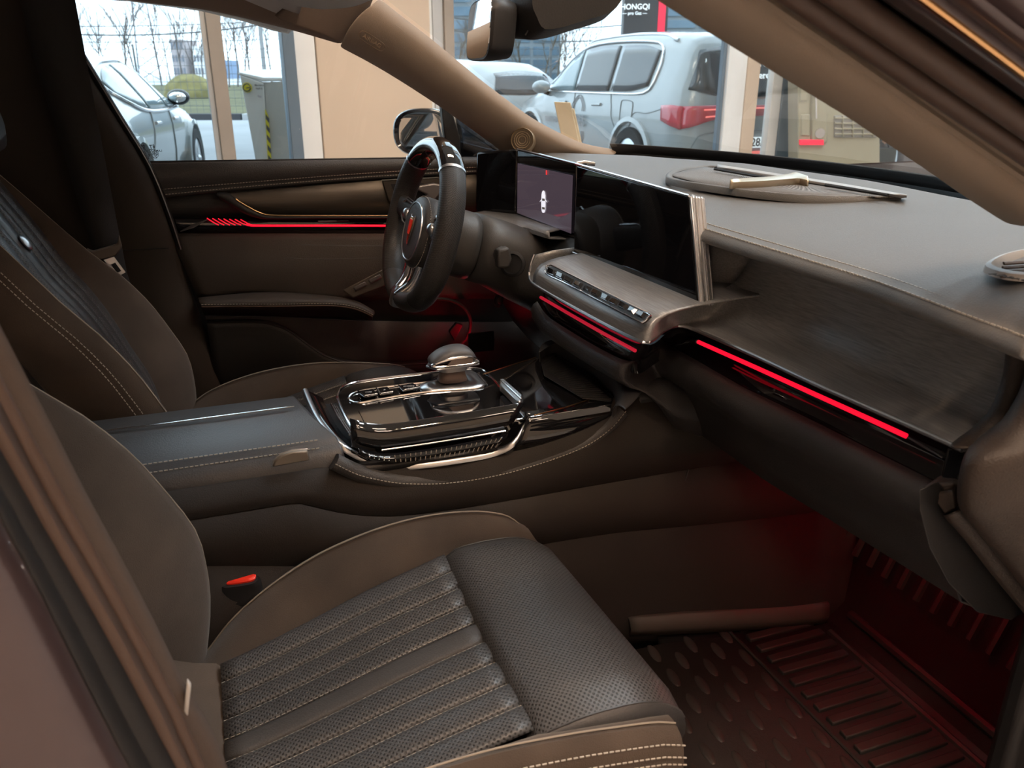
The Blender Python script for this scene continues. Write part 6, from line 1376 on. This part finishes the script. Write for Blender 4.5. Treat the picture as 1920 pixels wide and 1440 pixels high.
# column shroud and stalk
CO = thing('steering_column', 'grey steering column shroud with stalk behind the wheel', 'steering column', wc-nD*.12)
ax = -nD
c0 = wc+ax*.035+V((0, 0, -.012))
MB().loft([loopring(c0+ax*d+V((0, 0, zz)), aR, bU, rx, ry, 30, 2.5) for d, zz, rx, ry in ((0, 0, .058, .055), (.012, 0, .066, .062), (.05, -.002, .070, .064), (.062, -.002, .069, .063))]).build('front_shroud', 'col_grey' if 'col_grey' in MAT else mat('col_grey', (.05, .047, .044), .48, bump=.2, bscale=700), CO, sharp=0)
MB().loft([loopring(c0+ax*d+V((0, 0, zz)), aR, bU, rx, ry, 30, 2.5) for d, zz, rx, ry in ((.060, -.002, .064, .058), (.068, -.002, .064, .058))]).build('shroud_gap', 'black_plastic', CO)
MB().loft([loopring(c0+ax*d+V((0, 0, zz)), aR, bU, rx, ry, 30, 2.5) for d, zz, rx, ry in ((.066, -.002, .070, .064), (.10, -.004, .074, .066), (.16, -.016, .078, .072), (.24, -.04, .07, .07))]).build('rear_shroud', 'col_grey', CO, sharp=0)
s0 = at(938, 478, y=.285); MB().tube([c0+ax*.09+aR*.05+V((0, 0, -.02)), s0+V((.012, .02, .0)), s0], [.014, .013, .014], 10).build('stalk', 'black_plastic', CO)
slab([s0+V((-.012, 0, .014)), s0+V((.010, 0, .018)), s0+V((.016, 0, -.004)), s0+V((.010, 0, -.022)), s0+V((-.012, 0, -.020))], (0, -.022, 0), 'stalk_end', 'col_grey', CO, .005, 3)
MB().lathe([(.024, 0), (.024, .006), (.019, .008), (.017, .0), (.001, -.004)], at(962, 495, y=.295), (-.5, -.8, .2), 24).build('stalk_socket', 'black_plastic', CO)
# ================================================================== driver door panel
DY = .70
def dp(px, py, off=0.0): return at(px, py, y=DY-off)
DD = thing('driver_door', 'dark leather driver door panel with red light line and armrest', 'door', (.2, .72, .25))
def drow(pix, off, n=30): return cr([dp(*p, off) for p in pix], n)
# base board
MB().prism([dp(262, 312, -.03), dp(1000, 300, -.03), dp(1060, 700, -.03), dp(455, 840, -.03), dp(395, 680, -.03), dp(330, 490, -.03)], (0, .02, 0)).build('base_board', 'dark_trim', DD, bevel=.004)
u0 = [(256, 305), (560, 300), (860, 296), (985, 294)]; u1 = [(262, 330), (560, 320), (860, 308), (985, 306)]; u2 = [(278, 358), (450, 344), (640, 329), (760, 321), (860, 316), (985, 310)]; u3 = [(286, 368), (450, 352), (640, 336), (760, 328), (860, 323), (985, 318)]
MB().grid([drow(u0, -.02), drow(u0, .003), drow([(a, b+4) for a, b in u0], .010), drow(u1, .014), drow(u2, .008), drow([(a, b+4) for a, b in u2], .003), drow(u3, .006), drow([(a, b+6) for a, b in u3], -.006)]).build('upper_pad', 'leather_soft', DD, sharp=0, solid=.003)
for rr, o in ((u2, .009), (u3, .007)): stitches(drow([(a, b-1) for a, b in rr], o+.0006), 'stitching', DD, step=.0060, ln=.004, w=.0007, lift=(0, -.0008, 0))
MB().tube(drow([(256, 304), (560, 299.5), (860, 295)], .004), .0022, 6).build('window_seal', 'seal', DD)
# dark strip and satin metal field
MB().grid([drow([(285, 374), (420, 360), (640, 343), (860, 328), (985, 320)], -.004), drow([(300, 404), (420, 408), (640, 408), (860, 408), (985, 408)], -.004)]).build('mid_field', 'dark_trim', DD, solid=.004)
mf_t = drow([(408, 365), (500, 356), (640, 344), (760, 335), (860, 329), (985, 322)], .001); mf_b = drow([(412, 369), (440, 386), (480, 400), (600, 404), (860, 404), (985, 403)], .001)
MB().grid([mf_t, [a.lerp(b, .5)+V((0, .003, 0)) for a, b in zip(mf_t, mf_b)], mf_b]).build('metal_field', 'door_metal', DD, solid=.003, sharp=0)
# sweeping pull handle
h_t = cr([dp(*p, .022) for p in [(407, 363), (426, 363), (448, 378), (470, 391), (492, 401), (520, 404.5), (640, 405), (740, 405), (820, 405)]], 50); h_b = cr([dp(*p, .020) for p in [(406, 367), (416, 375), (440, 390), (462, 402), (488, 410), (520, 411), (640, 410), (740, 410), (820, 410)]], 50)
PH = MB().grid([[p+V((0, .02, 0)) for p in h_t], h_t, [a.lerp(b, .5)+V((0, -.005, 0)) for a, b in zip(h_t, h_b)], h_b, [p+V((0, .02, 0)) for p in h_b]]).build('pull_handle', 'dark_trim', DD, sharp=0)
MB().tube([p+V((0, -.001, .0006)) for p in h_t[4:]], .0015, 6).build('handle_edge', 'gold', PH)
# gloss band with the red light line
MB().grid([drow([(306, 408), (480, 407), (640, 409), (860, 409), (960, 409)], .004), drow([(312, 420), (480, 422), (640, 422), (860, 422), (960, 422)], .008), drow([(318, 436), (480, 436), (640, 436), (860, 436), (960, 436)], .004)]).build('gloss_band', 'gloss_black', DD, solid=.004)
MB().tube(drow([(462, 421), (480, 423), (640, 423), (760, 423.5), (860, 424)], .013), .0024, 8).build('light_line', 'red_strip', DD)
for k in range(7):
    x0 = 388+k*10.5; MB().tube([dp(x0, 409+k*.4, .011), dp(x0+14, 418+k*.2, .013), dp(x0+22, 422, .0125)], .0011, 5).build('light_fin', 'red_strip', DD)
MB().tube([dp(338, 434, .012), dp(362, 424, .014), dp(388, 412, .012)], [.0012, .0045, .0012], 8, sx=1, sy=.6).build('blade_trim', 'satin_chrome_dark' if 'satin_chrome_dark' in MAT else mat('satin_chrome_dark', (.2, .19, .19), .4, .8), DD)
sw_ = slab([dp(594, 413, .010), dp(652, 412, .010), dp(656, 415, .010), dp(598, 417, .010)], (0, -.002, 0), 'lock_switch', 'gloss_black', DD, .0008)
# inside handle cup and seat memory keys
cup = [(716, 338), (820, 333), (842, 340), (842, 396), (800, 398), (742, 392), (728, 376)]
HC = slab([dp(*p, .003) for p in cup], (0, -.004, 0), 'handle_plate', 'door_metal', DD, .002)
slab([dp(*p, .008) for p in [(733, 345), (790, 342), (806, 350), (792, 378), (758, 381), (742, 368)]], (0, -.001, 0), 'handle_recess', 'black_plastic', HC, .0005)
lv = [dp(*p, .016) for p in [(770, 350), (812, 342), (832, 347), (828, 356), (808, 382), (786, 384), (798, 364)]]
slab(lv, (0, -.012, 0), 'inside_handle', 'satin_chrome_dark', HC, .004, 3)
for k in range(3): slab([dp(838+k*1, 352+k*11, .008), dp(856, 350+k*11, .008), dp(856, 359+k*11, .008), dp(834+k*1-2, 361+k*11, .008)], (0, -.002, 0), 'memory_key', 'door_metal', HC, .0008)
MB().tube([dp(*p, .0075) for p in cup[:6]], .0012, 6).build('plate_edge', 'satin_chrome', HC)
# quilted leather field
q_t = drow([(318, 438), (480, 438), (640, 438), (860, 438), (990, 438)], .004); q_b = drow([(372, 560), (480, 550), (640, 562), (860, 560), (990, 560)], .02)
MB().grid([[a.lerp(b, f)+V((0, -.010*math.sin(math.pi*f), 0)) for a, b in zip(q_t, q_b)] for f in [i/10 for i in range(11)]]).build('leather_field', 'door_leather' if 'door_leather' in MAT else mat('door_leather', (.036, .030, .026), .65, bump=.3, bscale=500), DD, sharp=0, solid=.004)
for cv in [[(350, 462), (420, 485), (500, 500), (540, 502)], [(400, 446), (470, 470), (540, 483), (600, 486), (735, 484)], [(470, 441), (540, 456), (640, 461), (740, 462)], [(355, 495), (420, 480), (480, 466), (560, 460), (740, 461)], [(360, 530), (420, 510), (470, 495), (540, 483)]]:
    f = lambda p: dp(p[0], p[1], .004+.016*((p[1]-438)/120)+.010*math.sin(math.pi*min(1, max(0, (p[1]-438)/120)))+.0006)
    MB().tube(cr([f(p) for p in cv], 26), .0011, 5).build('quilt_seam', 'black_plastic', DD)
# armrest
a_t = drow([(372, 560), (440, 552), (520, 548), (620, 556), (665, 566), (700, 585)], .02); a_f = drow([(374, 565), (440, 562), (520, 561), (620, 563), (668, 570), (702, 588)], .085); a_l = drow([(378, 574), (440, 573), (520, 573), (620, 572), (665, 578), (698, 592)], .088); a_u = drow([(382, 590), (440, 590), (520, 592), (620, 592), (665, 596), (698, 600)], .03)
AM = MB().grid([a_t, [a.lerp(b, .5)+V((0, 0, .004)) for a, b in zip(a_t, a_f)], a_f, [a.lerp(b, .5)+V((0, -.004, 0)) for a, b in zip(a_f, a_l)], a_l, a_u]).build('armrest', 'door_leather', DD, sharp=0, solid=.003)
MB().tube([p+V((0, -.002, -.001)) for p in a_l], .0016, 6).build('armrest_piping', 'seal_brown', AM)
stitches([p+V((0, -.003, .004)) for p in a_l], 'stitching', AM, step=.006, ln=.004, w=.0006, lift=(0, -.001, 0))
WS = slab([dp(642, 546, .06), dp(735, 498, .05), dp(748, 528, .05), dp(662, 560, .066)], (0, -.004, .004), 'window_switch_plate', 'door_metal', DD, .002)
for k in range(2):
    x0 = 662+k*28; y0 = 541-k*14; slab([dp(x0, y0, .066), dp(x0+22, y0-11, .066), dp(x0+26, y0-5, .066), dp(x0+5, y0+6, .066)], (0, -.004, .004), 'window_switch', 'satin_chrome_dark', WS, .0015)
# lower door, map pocket
MB().grid([drow([(385, 592), (520, 594), (700, 602), (900, 604), (1010, 604)], .01), drow([(395, 640), (520, 640), (700, 640), (900, 640), (1010, 640)], -.005), drow([(430, 770), (520, 760), (700, 740), (900, 720), (1010, 710)], -.005)]).build('lower_field', 'door_lower' if 'door_lower' in MAT else mat('door_lower', (.05, .045, .045), .7, bump=.2, bscale=500), DD, solid=.004)
pk_t = drow([(388, 606), (450, 604), (500, 606), (540, 620), (575, 645), (610, 668), (655, 681), (720, 685), (800, 682), (900, 676)], .045, 40); pk_b = [V((p.x, p.y+.02, .38)) for p in pk_t]
MB().grid([[p+V((0, .035, -.004)) for p in pk_t], [p+V((0, .002, .001)) for p in pk_t], pk_t, [p+V((0, .0, -.012)) for p in pk_t], pk_b]).build('map_pocket', 'dark_trim', DD, sharp=0, solid=.003)
MB().tube(pk_t, .0022, 6).build('pocket_edge', 'dark_trim', DD)
# kick panel and vent at the front of the footwell
kk_ = cr([at(*p, y=.64) for p in [(805, 560), (840, 562), (868, 575), (882, 600), (876, 632), (856, 655)]], 20); MB().tube(kk_, .004, 8).build('door_speaker_ring', 'dark_trim', DD)
slab([at(842, 622, y=.63), at(856, 605, y=.63), at(868, 610, y=.63), at(852, 640, y=.63)], (0, .01, 0), 'kick_switch', 'black_plastic', DD, .002)
# ================================================================== inside mirror and sensor pod
mA, mB_ = at(925, 50, y=-.05), at(882, 62, y=.17)
ml = (mB_-mA).normalized(); mz = V((.10, 0, 1)).normalized(); mn = ml.cross(mz).normalized(); mn = mn if mn.x < 0 else -mn; mz = mn.cross(ml); mz = mz if mz.z > 0 else -mz
mc = (mA+mB_)/2; IM = thing('inside_mirror', 'black framed inside mirror hanging at the windscreen top', 'mirror', mc)
R2 = lambda d, s_: loopring(mc+mn*d, ml, mz, .118*s_, .040*s_, 40, 5)
MB().loft([R2(-.034, .72), R2(-.030, .88), R2(-.010, .99), R2(.0, 1.0), R2(.004, .985), R2(.0035, .93)]).build('housing', 'black_plastic', IM, sharp=30)
MB().loft([R2(.003, .94), R2(.0045, .935)]).build('mirror_glass', 'mirror', IM)
MB().tube([mc-mn*.03, mc-mn*.05+V((.0, -.02, .01)), at(985, 38, y=0.0)], [.012, .010, .012], 10).build('stem', 'black_plastic', IM)
sp_ = [(972, -40), (965, 20), (975, 50), (985, 70), (998, 75), (1030, 70), (1075, 56), (1110, 46), (1135, 34), (1150, 15), (1170, -10), (1190, -40)]
PD = thing('sensor_pod', 'dark brown plastic sensor pod at the top of the windscreen', 'sensor housing', at(1060, 0, y=.0))
prf = cr([at(*p, y=-.02) for p in sp_], 40)
MB().loft([[p+V((0, .09, .012)) for p in [q_.lerp(sum(prf, V())/40, .25) for q_ in prf]], [p+V((0, .07, .004)) for p in prf], prf, [q_.lerp(sum(prf, V())/40, .12)+V((0, -.04, .008)) for q_ in prf]]).build('shell', 'dark_trim', PD, sharp=60)
MB().tube([at(985, 66, y=-.03), at(1000, 40, y=-.035), at(1008, 0, y=-.04)], .0012, 6).build('joint', 'black_plastic', PD)
# bonnet of the car beyond the windscreen
hb = [[V((x, y, z-.10*abs(y)**2)) for y in (-.68, -.4, 0, .4, .68)] for x, z in ((1.02, .965), (1.3, .97), (1.7, .92), (2.0, .80), (2.06, .60))]
tag(MB().grid(hb).build('bonnet', 'paint_black', sub=1, solid=.006), 'dark bonnet of the car beyond the windscreen', 'car bonnet')
